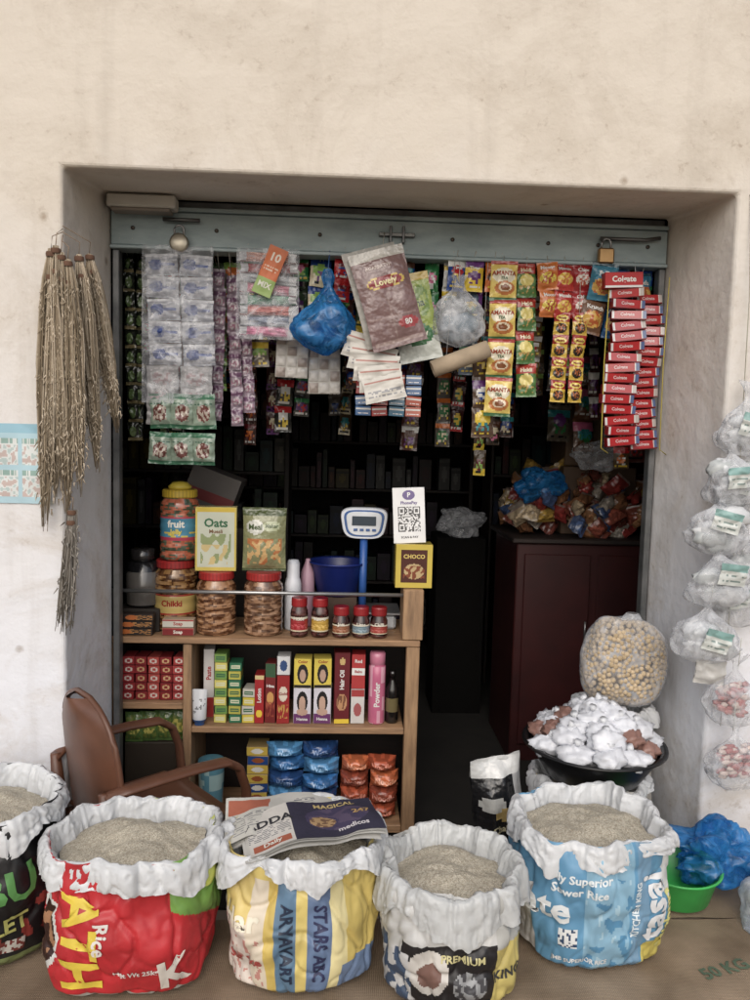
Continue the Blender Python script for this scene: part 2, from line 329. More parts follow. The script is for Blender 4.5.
# ------------------------------------------------------------------ sacks
def sack(name,cx,cy,rx,ry,h,paint,texts=[],seed=0,z0=0.,cuffcol=(.82,.83,.84),cuff=1.0,rice=True,mound=.035,bot=.90):
    b=MB()
    def base(a,t,off=0.):
        s,c=math.sin(a),math.cos(a); n=2.9-.7*clamp(t)
        k=(abs(s)**n+abs(c)**n)**(-1/n)
        tt=clamp(t)
        p=bot+(1.04-bot)*math.sin(min(1,tt*1.9)*pi/2)-.06*max(0,tt-.5)*2
        if tt<.05: p-=(.05-tt)*1.6
        d=.020*nz(s*1.6+seed,c*1.6,tt*2.4)+.010*nz(s*4+seed,c*4,tt*6)
        cr=abs(nz(s*2.4+seed*2,c*2.4,tt*3+4)); d-=.010*max(0,1-cr*7)
        cr2=abs(nz(s*5+seed*3,c*5,tt*4+9)); d-=.004*max(0,1-cr2*6)
        vf=.007*math.sin(a*9+seed+3*nz(a,tt*2,seed))*max(0,tt-.6)*2
        r1=p*k
        return (cx+(rx*r1+d+off+vf)*s, cy-(ry*r1+d+off+vf)*c, z0+h*tt+.012*nz(s*1.3+seed,c*1.3,7)*tt)
    b.grid(lambda u,v:base((u-.5)*2*pi,v),260,84,lambda u,v:paint((u-.5)*2*pi,v),'sackprint',cu=True)
    for (txt,size,a0,t0,rot,col) in texts:
        vs,fs=textverts(txt,size,.03)
        cs,sn=math.cos(rot),math.sin(rot)
        b.add([base(a0+(x*cs-y*sn)/rx,t0+(x*sn+y*cs)/h,.0028) for x,y in vs],fs,col,'sackprint',True)
    path=[(.013,-.060),(.014,-.046),(.014,-.028),(.011,-.010),(.005,.001),(-.003,.005),(-.011,.001),(-.018,-.014),(-.024,-.036),(-.029,-.062),(-.034,-.09)]
    def cuffP(u,v):
        a=(u-.5)*2*pi; j=v*(len(path)-1); i=min(int(j),len(path)-2); fr=j-i
        dr=path[i][0]*(1-fr)+path[i+1][0]*fr; dz=path[i][1]*(1-fr)+path[i+1][1]*fr
        s,c=math.sin(a),math.cos(a)
        low=1+1.1*nz(s*1.7+seed+9,c*1.7,3)+.16*nz(s*7+seed,c*7,1)
        if v<.4: dz*=low*cuff
        out=max(0,(.45-v)/.45)
        w1=nz(s*3.4+seed+v*1.2,c*3.4,v*2.6+s*1.3); w2=nz(s*9+seed+v*3,c*9-v*2,v*4); w3=nz(s*20+seed+v*5,c*20,v*9)
        dr+=out*(.004+.016*abs(nz(s*2.2+seed,c*2.2,5)))*cuff + .006*w1*(.4+out) -.007*max(0,1-abs(w1)*9)*(.3+out)-.005*max(0,1-abs(w2)*7) + .002*w3
        dr=max(dr,.006) if v<.25 else dr
        dr+=.020*nz(s*1.7+seed,c*1.7,11)
        q=base(a,1.0 if v>.35 else 1.0-.0*v,dr+.006)
        return (q[0],q[1],q[2]+dz+.022*nz(s*2.0+seed,c*2.0,13)+.008*nz(s*6+seed,c*6,14)+.004*w2)
    b.grid(cuffP,280,34,cuffcol,'film',cu=True)
    if rice:
        def RP(u,v):
            a=(u-.5)*2*pi; q=base(a,1.0,-.026); r=v
            x=cx+(q[0]-cx)*r; y=cy+(q[1]-cy)*r
            return (x,y,z0+h-.058+mound*(1-r**1.6)+.018*nz(x*8+seed,y*8,1)+.006*nz(x*30,y*30,seed)+.018*math.exp(-((r-.5)/.25)**2)*nz(x*6,y*6,seed+4))
        b.grid(RP,96,34,(.8,.8,.7),'rice',cu=True)
    return b.obj(name)
def inr(a,t,a0,a1,t0,t1): return a0<=a<=a1 and t0<=t<=t1
def pB(a,t):
    c=(.84,.15,.18)
    if a>.62 and t>.62-.25*(a-.62) : c=(.45,.66,.26)
    if a>.9 and t>.70: c=(.80,.84,.34)
    if ((a+.98)/.30)**2+((t-.42)/.26)**2<1: c=(.88,.88,.86)
    if ((a+.98)/.25)**2+((t-.42)/.21)**2<1: c=(.24,.12,.10) if nz(a*8,t*9,2)<.1 else (.72,.5,.35)
    if t<.04: c=(.75,.75,.72)
    return c
HP=pi/2
sack('rice_sack',-.555,-.56,.228,.20,.375,pB,[('ATH',.135,-.42,.44,-HP,(.93,.80,.20)),('Rice',.05,-.15,.50,-HP,(.93,.90,.87)),('Net Wt 25kg',.020,.22,.24,.05,(.93,.88,.86)),('K',.12,.62,.20,.2,(.92,.88,.83))],seed=1.3)
def pC(a,t):
    if a<-.62: c=(.88,.83,.78) if t<.55 else (.88,.77,.42)
    elif a<-.40: c=(.90,.84,.74)
    elif a<-.28: c=(.88,.75,.34)
    elif a<-.02: c=(.38,.53,.66)
    elif a<.13: c=(.90,.80,.42)
    elif a<.40: c=(.40,.50,.66)
    elif a<.62: c=(.92,.86,.60)
    else: c=(.88,.77,.38)
    if t>.86: c=(.90,.80,.42)
    if a<-.45 and t<.45 and nz(a*13,t*17,3)>.22: c=(.82,.55,.50)
    if a>.55 and t<.25: c=(.44,.54,.70)
    return c
sack('rice_sack',-.085,-.555,.205,.195,.375,pC,[('ARYAVART',.044,-.15,.42,-HP,(.16,.22,.33)),('STARS ABC',.044,.27,.42,-HP,(.18,.20,.36)),('Har',.075,-.76,.56,.1,(.93,.9,.8)),('Star rice',.035,-.72,.26,.2,(.75,.28,.26))],seed=4.1)
def pD(a,t):
    c=(.78,.78,.77)
    if t<.60 and a>-.75: c=(.15,.14,.15)
    if ((a+.38)/.27)**2+((t-.36)/.20)**2<1: c=(.82,.80,.77)
    if ((a+.38)/.16)**2+((t-.33)/.11)**2<1: c=(.50,.36,.32)
    if ((a-.18)/.24)**2+((t-.26)/.13)**2<1: c=(.62,.63,.64) if nz(a*16,t*18,2)>0 else (.3,.3,.32)
    if a>.52: c=(.84,.76,.40)
    if a>.52 and t>.55: c=(.72,.72,.70)
    if a<-.62 and t<.5: c=(.25,.33,.45) if nz(a*7,t*8,4)>0 else (.8,.8,.8)
    return c
sack('rice_sack',.33,-.62,.185,.19,.325,pD,[('PREMIUM',.026,.06,.50,0,(.80,.76,.52)),('KING',.035,.75,.3,0,(.25,.25,.25)),('BASMATI',.024,-.05,.08,0,(.80,.76,.52))],seed=7.7,cuff=1.4,cuffcol=(.76,.77,.77),mound=.03)
def pE(a,t):
    c=(.36,.61,.78)
    if -.28<a<.30: c=(.52,.72,.84)
    if -.28<a<.40 and t<.75:
        f=math.sin(a*17+nz(a*5,t*6,1)*3)*math.sin(t*20+nz(a*6,t*5,2)*3)
        if f>.5: c=(.32,.58,.76)
        elif f<-.75: c=(.64,.80,.88)
    if .33<a<.52: c=(.45,.63,.77)
    if a>.60: c=(.38,.64,.81)
    if a>.98-.25*t: c=(.88,.89,.88)
    if a>.55 and t<.20+(.1*(a-.5)): c=(.87,.79,.34)
    if a<-.95 and t<.6: c=(.85,.85,.85)
    if inr(a,t,-.58,-.36,.22,.36): c=(.90,.91,.91) if nz(a*40,t*40,1)>-.1 else (.2,.3,.45)
    return c
sack('rice_sack',.775,-.455,.225,.205,.375,pE,[('Fully Superior',.032,-.38,.76,-.03,(.90,.93,.94)),('Sower Rice',.032,-.36,.66,-.03,(.90,.93,.94)),('ate',.105,-.74,.50,-.05,(.92,.94,.95)),('tasai',.11,.62,.50,HP,(.93,.94,.95)),('KITCHEN KING',.024,.36,.50,HP,(.88,.93,.95)),('Mithun',.06,.88,.36,HP,(.93,.90,.50)),('JMB SUPERIOR RICE',.018,-.32,.10,-.03,(.90,.91,.91))],seed=9.2)
def pA(a,t):
    c=(.12,.12,.13)
    if nz(a*5,t*7,8)>.33 and t<.5: c=(.62,.22,.19)
    if inr(a,t,.2,.9,.12,.22): c=(.76,.74,.70) if nz(a*20,t*22,1)>0 else (.5,.2,.18)
    if t<.08: c=(.45,.50,.28)
    return c
sack('rice_sack',-1.04,-.46,.235,.215,.42,pA,[('BU',.12,.70,.58,.1,(.34,.62,.30)),('LLET',.06,.66,.32,.1,(.75,.75,.38))],seed=12.5)
def pG(a,t): return (.84,.72,.32) if t>.55 and a<0 else (.82,.82,.80)
sack('grain_sack',.93,.03,.20,.17,.50,pG,seed=15,z0=G)
sack('grain_sack',1.10,.27,.15,.13,.68,lambda a,t:(.80,.78,.74),seed=18,z0=G)
b=MB(); b.M=TR(.585,-.12,.10)@RO(-.10,'Y')@RO(.3,'Z'); b.pillow(0,0,0,.19,.62,.12,lab((.11,.11,.12),[('r',0,.90,1,1,(.80,.80,.79)),('e',.3,.76,.22,.05,(.7,.7,.68)),('e',.6,.70,.3,.04,(.68,.57,.32)),('r',.75,.3,1,.90,(.66,.66,.66))]),'foil',24,50,3,crimp=.03,wr=.03,texts=[('Chakki',.03,.45,.62,(.8,.76,.6))]); b.obj('flour_bag')

def news(name,cx,cy,z,w,d,rot,paint,seed,tilt=0,texts=()):
    b=MB()
    def H(x,y,k): 
        u=x/w+.5
        return k*.004+.010*nz(x*5+seed,y*5,k*.3)+.020*nz(x*9+seed,y*7,4)+tilt*x-.08*max(0,abs(u-.5)-.28)
    for k in range(5):
        j=(hsh(k,seed)-.5)*.03
        b.grid(lambda u,v,k=k,j=j:((u-.5)*w+j,(v-.5)*d+j*.6,H((u-.5)*w,(v-.5)*d,k)),80 if k==4 else 30,60 if k==4 else 20,paint if k==4 else (.78,.77,.74),'matte')
    for (t,size,x0,y0,col) in texts:
        vs,fs=textverts(t,size,.03); j=(hsh(4,seed)-.5)*.03
        b.add([(x0+x+j,y0+y+j*.6,H(x0+x,y0+y,4)+.0015) for x,y in vs],fs,col,'matte',True)
    b.obj(name,(cx,cy,z),(0,0,rot))
news('newspaper',-.14,-.49,.375,.33,.24,.12,lab((.80,.79,.75),[('r',.03,.62,.40,.93,(.74,.40,.30)),('t',.05,.1,.95,.54,(.52,.52,.53),9),('t',.5,.60,.95,.9,(.5,.5,.52),6)]),2.)
def pn(u,v):
    c=(.22,.21,.29)
    if u<.33: c=(.80,.78,.75)
    if u<.31 and .28<v<.52 and int(v*60)%2==0 and hsh(int(u*60),int(v*60))>.3: c=(.50,.50,.51)
    if .03<u<.30 and .06<v<.22: c=(.70,.36,.26)
    if u>.34:
        if (u-.68)**2/.06+(v-.5)**2/.10<1: c=(.28,.25,.37) if nz(u*9,v*8,3)>-.08 else (.35,.30,.41)
        if (u-.56)**2/.010+(v-.42)**2/.02<1: c=(.70,.56,.38) if nz(u*20,v*20,1)>-.1 else (.48,.35,.26)
    return c
news('newspaper',-.055,-.58,.400,.37,.20,.22,pn,5.,.05,[('ADDA',.046,-.125,.022,(.22,.22,.24)),('Daily',.024,-.125,-.070,(.88,.85,.8)),('MAGICAL',.028,.070,.070,(.76,.66,.42)),('medicos',.026,.100,-.068,(.80,.78,.80)),('247',.034,.135,.0,(.76,.60,.36))])

# ------------------------------------------------------------------ basin with white packets
def lump(b,c,r,col,mat,seed,sq=(1,1,1),n=20,cr=.16,rot=0):
    def P(u,v):
        a=u*2*pi; e=(v-.5)*pi
        d=Vector((math.cos(a)*math.cos(e),math.sin(a)*math.cos(e),math.sin(e)))
        k=1+cr*nz(d.x*1.8+seed,d.y*1.8,d.z*1.8)+cr*.6*abs(nz(d.x*4+seed,d.y*4,d.z*4))*2-cr*.4
        x,y=d.x*r*k*sq[0],d.y*r*k*sq[1]
        return (c[0]+x*math.cos(rot)-y*math.sin(rot),c[1]+x*math.sin(rot)+y*math.cos(rot),c[2]+d.z*r*k*sq[2])
    b.grid(P,n,int(n*.6),col,mat,cu=True)
b=MB()
b.lathe([(.0005,.0),(.15,.0),(.165,.008),(.225,.10),(.232,.125),(.252,.128),(.254,.120),(.24,.115)],48,(.07,.07,.08),'plastic',c=(.93,-.02,.30))
b.lathe([(.222,.122),(.155,.014),(.0005,.012)],48,(.07,.07,.08),'plastic',c=(.93,-.02,.30))
b.obj('plastic_basin')
b=MB(); R=random.Random(4)
lump(b,(.93,-.02,.40),.19,(.6,.6,.62),'film',2,(1,1,.45),30)
cnt=0
for ring,(rr,n,zz) in enumerate([(.185,11,.435),(.145,9,.475),(.10,7,.505),(.055,4,.530),(.0,1,.545)]):
    for i in range(n):
        a=2*pi*(i+.5*(ring%2)+R.uniform(-.2,.2))/n; x=.93+rr*math.cos(a); y=-.02+rr*math.sin(a)
        z=zz+R.uniform(-.010,.012); cnt+=1
        br=(ring==0 and i in(5,10)) or (ring==1 and i in(0,4,7)) or (ring==2 and i==3)
        lump(b,(x,y,z),R.uniform(.050,.060) if not br else .044,(.86,.87,.90) if not br else (.60,.43,.38),'film',cnt*3.1,(1.2,1,.7),26,.34,R.uniform(0,3))
        if not br: b.tube([(x,y,z+.030),(x+R.uniform(-.015,.015),y-.008,z+.050)],[.007,.014],(.85,.86,.88),'film',7)
b.obj('packet_pile')
b=MB(); R=random.Random(9); pts=[]
C=Vector((1.09,.17,.665)); Rd=Vector((.145,.085,.155))
def shape(d):
    n=3.0; k=(abs(d.x)**n+abs(d.y)**n+abs(d.z)**n)**(-1/n)*(1+.12*nz(d.x*1.5,d.y*1.5,d.z*1.5+4)); return Vector((C.x+d.x*k*Rd.x*(1-.12*d.z),C.y+d.y*k*Rd.y,C.z+d.z*k*Rd.z))
tries=0
while len(pts)<700 and tries<12000:
    tries+=1
    d=Vector((R.gauss(0,1),R.gauss(0,1),R.gauss(0,1))).normalized()
    if d.y>.35: continue
    p=shape(d)
    if all((p-q).length_squared>.0150**2 for q in pts): pts.append(p)
for i,p in enumerate(pts):
    g=R.uniform(-.05,.05); lump(b,p,.0115*R.uniform(.9,1.1),(.78+g,.68+g,.53+g),'matte',i,(1,1,1),8,.12)
lump(b,C,.1,(.62,.52,.38),'matte',1,(1.3,.72,1.4),24,.02)
def sb(u,v):
    a=u*2*pi; e=(v-.5)*pi; d=Vector((math.cos(a)*math.cos(e),math.sin(a)*math.cos(e),math.sin(e)))
    q=shape(d)-C; k=1.08+.06*nz(d.x*3,d.y*3,d.z*3)
    return tuple(C+q*k)
b.grid(sb,48,30,(1,1,1),'clear',cu=True)
b.grid(lambda u,v:(C.x+.03+.02*nz(u*3,v,1)+math.cos(u*2*pi)*(.055-.03*v),C.y+math.sin(u*2*pi)*(.035-.015*v),C.z+.135+.05*v),30,6,(1,1,1),'clear',cu=True)
b.obj('soya_chunk_bag')
b=MB(); b.lathe([(.0005,0),(.10,0),(.108,.006),(.135,.105),(.146,.112),(.146,.104),(.138,.100)],40,(.20,.74,.30),'plastic',c=(1.14,-.27,.0)); b.lathe([(.132,.105),(.1,.012),(.0005,.012)],40,(.20,.74,.30),'plastic',c=(1.14,-.27,.0)); b.obj('plastic_basin')
def crump(name,c,r,sq,mat,seed,cr=.5):
    b=MB()
    def P(u,v):
        a=u*2*pi; e=(v-.5)*pi
        d=Vector((math.cos(a)*math.cos(e),math.sin(a)*math.cos(e),math.sin(e)))
        w=nz(d.x*1.6+seed,d.y*1.6,d.z*1.6)
        k=1+cr*w*1.2+cr*.35*(.3-abs(nz(d.x*2.4+seed+w,d.y*2.4,d.z*2.4))*2)+cr*.15*abs(nz(d.x*5+seed,d.y*5+w*2,d.z*5))
        return (c[0]+d.x*r*k*sq[0],c[1]+d.y*r*k*sq[1],max(c[2]+d.z*r*k*sq[2],-.008))
    b.grid(P,80,50,(1,1,1),mat,cu=True)
    return b.obj(name)
crump('blue_plastic_bag',(1.28,-.22,.12),.125,(1.25,.8,.62),'bluefilm',3.,.65)
crump('white_plastic_sack',(1.41,-.44,.05),.12,(1,1,1.1),'milky',6.,.3)
# ------------------------------------------------------------------ hanging bags on the right
def hbag(name,x,y,z0,z1,w,fill,seed,ry=0.,label=True,n=5,rs=1.):
    b=MB(); h=z1-z0; R=random.Random(int(seed*10)); b.M=TR(x,y,z1)@RO(ry,'Y')
    for i in range(n):
        lump(b,(R.uniform(-.25,.25)*w,R.uniform(-.08,.08)*w,-h+h*R.uniform(.16,.56)),w*R.uniform(.17,.24)*rs,fill(i),'film',seed+i*2.3,(1.4,.55,.8),14 if n<12 else 9,.4)
    def P(u,v):
        a=-u*2*pi-pi/2
        s,c=math.sin(a),math.cos(a)
        prof=[.45,.86,.95,.98,1.0,.96,.84,.60,.30,.12,.10,.28,.45]; j=v*12;i=min(int(j),11);r=prof[i]*(1-(j-i))+prof[i+1]*(j-i)
        nn=2.0+1.6*(v<.3); kk=(abs(s)**nn+abs(c)**nn)**(-1/nn)
        w1=nz(c*1.8+seed,s*1.8,v*2.6)
        k=kk*(1+.26*w1+.16*(.3-2*abs(nz(c*3.3+seed,s*3.3+w1,v*4)))+.06*nz(c*11,s*11,v*11+seed))
        r*=k*w/2
        return (r*c+.012*nz(v*3,seed,1),r*s*.48,-h+h*v*.98)
    b.grid(P,56,40,(1,1,1),'clear',cu=True)
    if label:
        b.M=b.M@TR(R.uniform(-.02,.02),-w*.28,-h*R.uniform(.5,.66))@RO(R.uniform(-.3,.3),'Z')@RO(.15,'X')@RO(R.uniform(-.25,.25),'Y')
        b.pillow(0,0,0,w*.46,h*.30,.004,lab((.84,.86,.84),[('r',0,.66,1,1,(.52,.70,.68)),('t',.1,.2,.9,.55,(.52,.6,.58),2)],seed),'film',16,12,seed,wr=.008)
    b.M=I4; b.tube([(x,y,z1-h*.2),(x+.004,y,z1+.05)],.0015,(.8,.8,.75),'matte',5)
    return b.obj(name)
wf=lambda i:(.84,.85,.86) if i%3 else (.72,.74,.74)
for i,(x,z0,z1,w,ry) in enumerate([(1.395,1.46,1.72,.17,.1),(1.33,1.29,1.53,.19,-.1),(1.31,1.12,1.36,.20,.08),(1.30,.94,1.19,.21,-.06),(1.28,.75,1.00,.22,.1),(1.42,1.26,1.50,.17,.2),(1.425,1.02,1.28,.18,-.15),(1.41,.86,1.08,.18,.1)]):
    hbag('snack_packet_bag',x,-.07-.012*i if i<5 else -.05,z0,z1,w,wf,i+1,ry,i!=6)
hbag('peanut_candy_bag',1.40,-.10,.52,.78,.18,lambda i:[(.76,.44,.42),(.84,.74,.70),(.72,.34,.32)][i%3],21,.1,False,90,.34)
hbag('peanut_candy_bag',1.385,-.12,.30,.56,.20,lambda i:[(.72,.36,.35),(.84,.74,.70)][i%2],25,-.1,False,90,.34)
b=MB(); b.M=TR(1.31,-.08,.70)@RO(.1,'Y'); b.pillow(0,0,0,.11,.085,.03,(.80,.79,.77),'film',12,10,5,wr=.01); b.M=I4; b.obj('paper_packet')
b=MB(); b.tube([(1.37,-.06,.5),(1.38,-.06,1.2),(1.39,-.03,2.0),(1.385,-.004,2.35)],.0018,(.7,.68,.6),'matte',5); b.tube([(1.385,.004,2.35),(1.385,-.03,2.36)],.003,(.4,.4,.4),'metal',6); b.obj('hanging_string')

# ------------------------------------------------------------------ poster
b=MB()
def pp(u,v):
    c=(.68,.83,.88)
    if v>.88: c=(.56,.76,.84)
    for i in range(4):
        for j in range(2):
            x0=.04+i*.245; y0=.08+j*.40
            if x0<u<x0+.21 and y0<v<y0+.34:
                c=(.87,.89,.88)
                q=nz(u*26+i*3,v*14+j*5,2)
                if q>.10 and v<y0+.25: c=(.80,.71,.68)
                elif q<-.22 and v<y0+.25: c=(.72,.80,.79)
                if v>y0+.27: c=(.56,.70,.66) if hsh(int(u*110),i,j)>.35 else c
    return c
b.grid(lambda u,v:(-1.40+.415*u,-.004-.003*abs(nz(u*4,v*4,2)),1.235+.27*v),120,60,pp,'card')
b.grid(lambda u,v:(-1.005+.03*u,-.0085,1.49+.015*v),2,2,(.75,.75,.70),'film'); b.grid(lambda u,v:(-1.005+.03*u,-.0085,1.235+.012*v),2,2,(.75,.75,.70),'film')
b.obj('wall_poster')

# ------------------------------------------------------------------ straw brooms on the left jamb
R=random.Random(77)
for k,(xt,yt,zt,xb,yb,zb,rm,ns) in enumerate([(-.965,-.035,2.08,-.985,-.055,1.14,.030,70),(-.95,-.035,2.09,-.955,-.045,1.24,.030,70),(-.935,-.03,2.07,-.915,-.04,1.18,.032,70),(-.915,-.025,2.05,-.875,-.03,1.26,.030,70),(-.90,.04,2.08,-.84,.05,1.34,.030,70),(-.89,.12,2.10,-.805,.16,1.48,.028,70),(-.90,-.04,1.22,-.925,-.06,.79,.034,60)]):
    b=MB(); T=Vector((xt,yt,zt)); B=Vector((xb,yb,zb)); gy=(k==6)
    for i in range(ns):
        a=R.uniform(0,2*pi); q=math.sqrt(R.random()); g=R.uniform(-.16,.10); l=R.uniform(.70,1.0); tw=R.uniform(-1.6,1.6)
        col=(.66+g,.59+g,.49+g) if not gy else (.50+g,.47+g,.43+g)
        pts=[]
        for j in range(9):
            f=j/8*l; r=rm*q*(.28+.95*math.sin(pi*min(1,f*1.05)**.75)**.8 if f<.93 else .35)
            if gy: r=rm*q*(.5+.6*f)
            P_=T.lerp(B,f); aa=a+tw*f
            pts.append((P_.x+r*math.cos(aa)+.005*nz(f*9,i,k),P_.y+r*.6*math.sin(aa),P_.z))
        b.tube(pts,[.0022,.0024,.0024,.0028,.0028,.0026,.0022,.0018,.001],col,'matte',4)
        for j in range(7 if not gy else 2):
            f=R.uniform(.12,.95)*l; P_=T.lerp(B,f); aa=a+tw*f; r=rm*q*1.05
            p0=Vector((P_.x+r*math.cos(aa),P_.y+r*.6*math.sin(aa)-.002,P_.z)); p1=p0+Vector((R.uniform(-.014,.014),-.004,-R.uniform(.010,.026)))
            b.tube([p0,p1],[.0030,.0008],tuple(clamp(q_+.06) for q_ in col),'matte',4)
    for f in(.02,.10): 
        P_=T.lerp(B,f); b.lathe([(.015,-.008),(.0165,0),(.015,.008)],12,(.45,.32,.25),'matte',c=tuple(P_))
    b.tube([tuple(T),(xt+.004,yt,zt+.04),(-.935,-.012,zt+.06)],.0015,(.6,.5,.4),'matte',5)
    b.obj('straw_broom')

# ------------------------------------------------------------------ hanging goods
def strip(name,x,y,zt,w,h,n,paint,T=.02,mat='foil',sway=None,seed=0,rotz=0.,nx=14,ny=18,string=True,texts=()):
    b=MB(); per=paint.__code__.co_varnames[0]=='i'
    if sway is None: sway=(hsh(seed,9.1)-.5)*.12
    for i in range(n):
        b.M=TR(x,y,zt)@RO(sway,'Y')@TR(0,0,-h*(i+.5))@RO(rotz+.6*(hsh(i,seed)-.5),'Z')@RO(.3*(hsh(i,seed,3)-.5),'X')@RO(.07*(hsh(i,seed,7)-.5),'Y')
        p=paint(i) if per else paint
        b.pillow(.006*(hsh(i,seed,5)-.5),0,0,w,h*1.02,T,p,mat,nx,ny,seed+i*1.37,wr=.006,texts=texts)
    b.M=I4
    if string: b.tube([(x,y,zt-.01),(x+.003,.42 if y<.6 else y,max(zt+.03,2.205) if y<.6 else 2.25)],.0013,(.75,.73,.68),'matte',4)
    return b.obj(name)
for k in range(3):
    strip('sachet_strip',-.875+.05*k,.56+.02*k,2.20,.045,.075,10,lambda i:lab((.12,.14,.10),[('e',.5,.5,.3,.3,(.35,.45,.25)),('r',0,0,1,.15,(.5,.45,.3))]),.02,seed=k)
b=MB()
for r in range(5):
    for c in range(2):
        z=2.13-.085*r; x=-.705+.13*c+.004*r
        b.M=TR(x,.405,z)@RO(.12*(hsh(r,c)-.5),'Y')
        b.pillow(0,0,0,.125,.082,.02,lab((.60,.61,.65),[('n',0,0,1,1,(.70,.70,.73),5),('r',.45,.42,.88,.58,(.24,.34,.64)),('e',.32,.5,.21,.27,(.18,.28,.58)),('r',0,.85,1,1,(.78,.78,.80)),('r',0,0,1,.1,(.55,.56,.6))],r*2+c),'foil',20,16,r*3+c,wr=.012)
for r in range(3):
    for c in range(2):
        z=1.705-.075*r+.0; x=-.70+.13*c
        b.M=TR(x,.405,z)@RO(.12*(hsh(r,c,4)-.5),'Y')
        b.pillow(0,0,0,.125,.082,.02,lab((.58,.57,.57),[('e',.5,.4,.35,.3,(.64,.52,.53)),('n',.1,.1,.9,.9,(.70,.68,.68),6),('r',.1,.8,.9,.86,(.45,.5,.55))],r),'film',16,12,r*3+c+20,wr=.012)
b.M=I4
b.grid(lambda u,v:(-.775+.27*u,.380+.014*nz(u*6,v*9,1),1.60+.60*v),30,60,(1,1,1),'clear')
b.tube([(-.64,.40,2.18),(-.64,.42,2.21)],.002,(.5,.5,.5),'matte',4); b.obj('blister_pack_sheet')
for k,(z0,x0) in enumerate(((1.62,-.62),(1.475,-.62))):
    b=MB()
    for c in range(3):
        b.M=TR(x0-.085+.085*c,.395-.006*c,z0-.05)@RO(.12*(hsh(c,k)-.5),'Y')@RO(.3*(hsh(c,k,2)-.5),'Z')
        b.pillow(0,0,0,.090,.135-.01*k,.035,lab((.52,.60,.52),[('r',0,.84,1,1,(.22,.45,.32)),('r',0,0,1,.13,(.18,.40,.28)),('e',.5,.45,.32,.24,(.45,.24,.22)),('n',.2,.25,.8,.65,(.72,.66,.60),8),('t',.1,.70,.9,.78,(.25,.4,.32),1)],c),'foil',20,26,c+k*5,wr=.008)
    b.M=I4; b.tube([(x0,.40,z0-.01),(x0,.41,z0+.04)],.0015,(.4,.4,.4),'matte',4)
    b.obj('spice_packet_set')
for k in range(3):
    strip('sachet_strip',-.50+.045*k,.50+.02*k,2.14-.02*k,.05,.075,8 if k<2 else 7,lambda i:lab((.58,.50,.56),[('r',0,.6,1,.85,(.45,.30,.42)),('e',.5,.35,.3,.2,(.75,.70,.72)),('n',.1,.1,.9,.45,(.66,.46,.54),8)]),.018,seed=k+11)
b=MB(); cols=[(.80,.45,.30),(.70,.16,.18),(.62,.64,.66),(.85,.45,.55),(.25,.55,.40),(.85,.42,.38),(.45,.50,.60),(.85,.35,.55)]
for i,c in enumerate(cols):
    z=2.17-.040*i
    b.M=TR(-.295+.01*(hsh(i,5)-.5),.40,z)@RO(.14*(hsh(i,2)-.5)+.02,'Y')@RO(.15*(hsh(i,3)-.5),'Z')
    b.pillow(0,0,0,.225,.036,.020,lab(c,[('r',0,0,.12,1,(.75,.75,.77)),('r',.88,0,1,1,(.8,.8,.8)),('n',.2,0,.8,1,tuple(clamp(q+.15) for q in c),9)],i),'foil',30,10,i,wr=.008)
    b.box(-.11,.11,-.014,-.008,-.022,-.017,tuple(x*.6 for x in c),'plastic')
b.M=I4; b.grid(lambda u,v:(-.415+.24*u,.376+.012*nz(u*6,v*9,4),1.855+.345*v),30,40,(1,1,1),'clear'); b.obj('comb_pack')
b=MB(); b.M=TR(-.285,.355,2.11)@RO(.38,'Y'); b.pillow(0,0,0,.075,.19,.012,lab((.88,.44,.24),[('r',0,0,1,.35,(.60,.72,.38)),('t',.15,.5,.85,.62,(.92,.8,.7),2)]),'card',16,32,3,texts=[('MIX',.03,.5,.2,(.92,.92,.85)),('10',.045,.5,.78,(.94,.88,.8))])
b.M=I4; b.tube([(-.25,.36,2.19),(-.24,.41,2.215)],.0015,(.8,.8,.75),'matte',4); b.obj('header_card_packet')
b=MB()
def bb(u,v):
    a=u*2*pi; prof=[.10,.62,.92,1.0,.95,.78,.5,.28,.12,.2,.1]; j=v*10;i=min(int(j),9);r=prof[i]*(1-(j-i))+prof[i+1]*(j-i)
    s,c=math.sin(a),math.cos(a); w=nz(c*1.5,s*1.5,v*2.3); k=1+.42*w+.14*(.3-2*abs(nz(c*3,s*3+w,v*3)))+.05*nz(c*9,s*9,v*9)
    return (-.065+.125*r*k*c,.37+.06*r*k*s,1.80+.33*v)
b.grid(bb,70,54,(1,1,1),'bluefilm',cu=True); lump(b,(-.07,.38,1.89),.055,(.18,.38,.62),'film',3,(1.3,.6,1),20,.4); lump(b,(-.05,.37,1.93),.04,(.55,.62,.70),'film',5,(1.3,.6,1),20,.4); b.tube([(-.065,.38,2.12),(-.06,.42,2.21)],.002,(.2,.4,.7),'plastic',5); b.obj('blue_plastic_bag')
def gridcard(name,x0,x1,z0,z1,y,ry=0):
    b=MB(); b.M=TR((x0+x1)/2,y,(z0+z1)/2)@RO(ry,'Y'); w=x1-x0;h=z1-z0
    b.box(-w/2,w/2,0,.004,-h/2,h/2,(.78,.76,.72),'card')
    for i in range(3):
        for j in range(4):
            b.pillow(-w/2+w*(i+.5)/3,-.003,-h/2+h*(j+.5)/4,w*.29,h*.21,.010,(.80,.78,.75) if (i+j)%3 else (.62,.56,.52),'film',6,6,i+j*3)
    b.M=I4; b.tube([(x0*.5+x1*.5,y,z1-.005),(x0*.5+x1*.5,y,2.2)],.001,(.7,.7,.7),'matte',4)
    b.obj(name)
gridcard('blister_card',-.27,-.14,1.72,1.89,.50,.03); gridcard('blister_card',-.14,-.01,1.66,1.85,.52,-.02)
b=MB(); b.M=TR(.165,.30,2.015)@RO(-.30,'Y')@RO(.1,'Z')
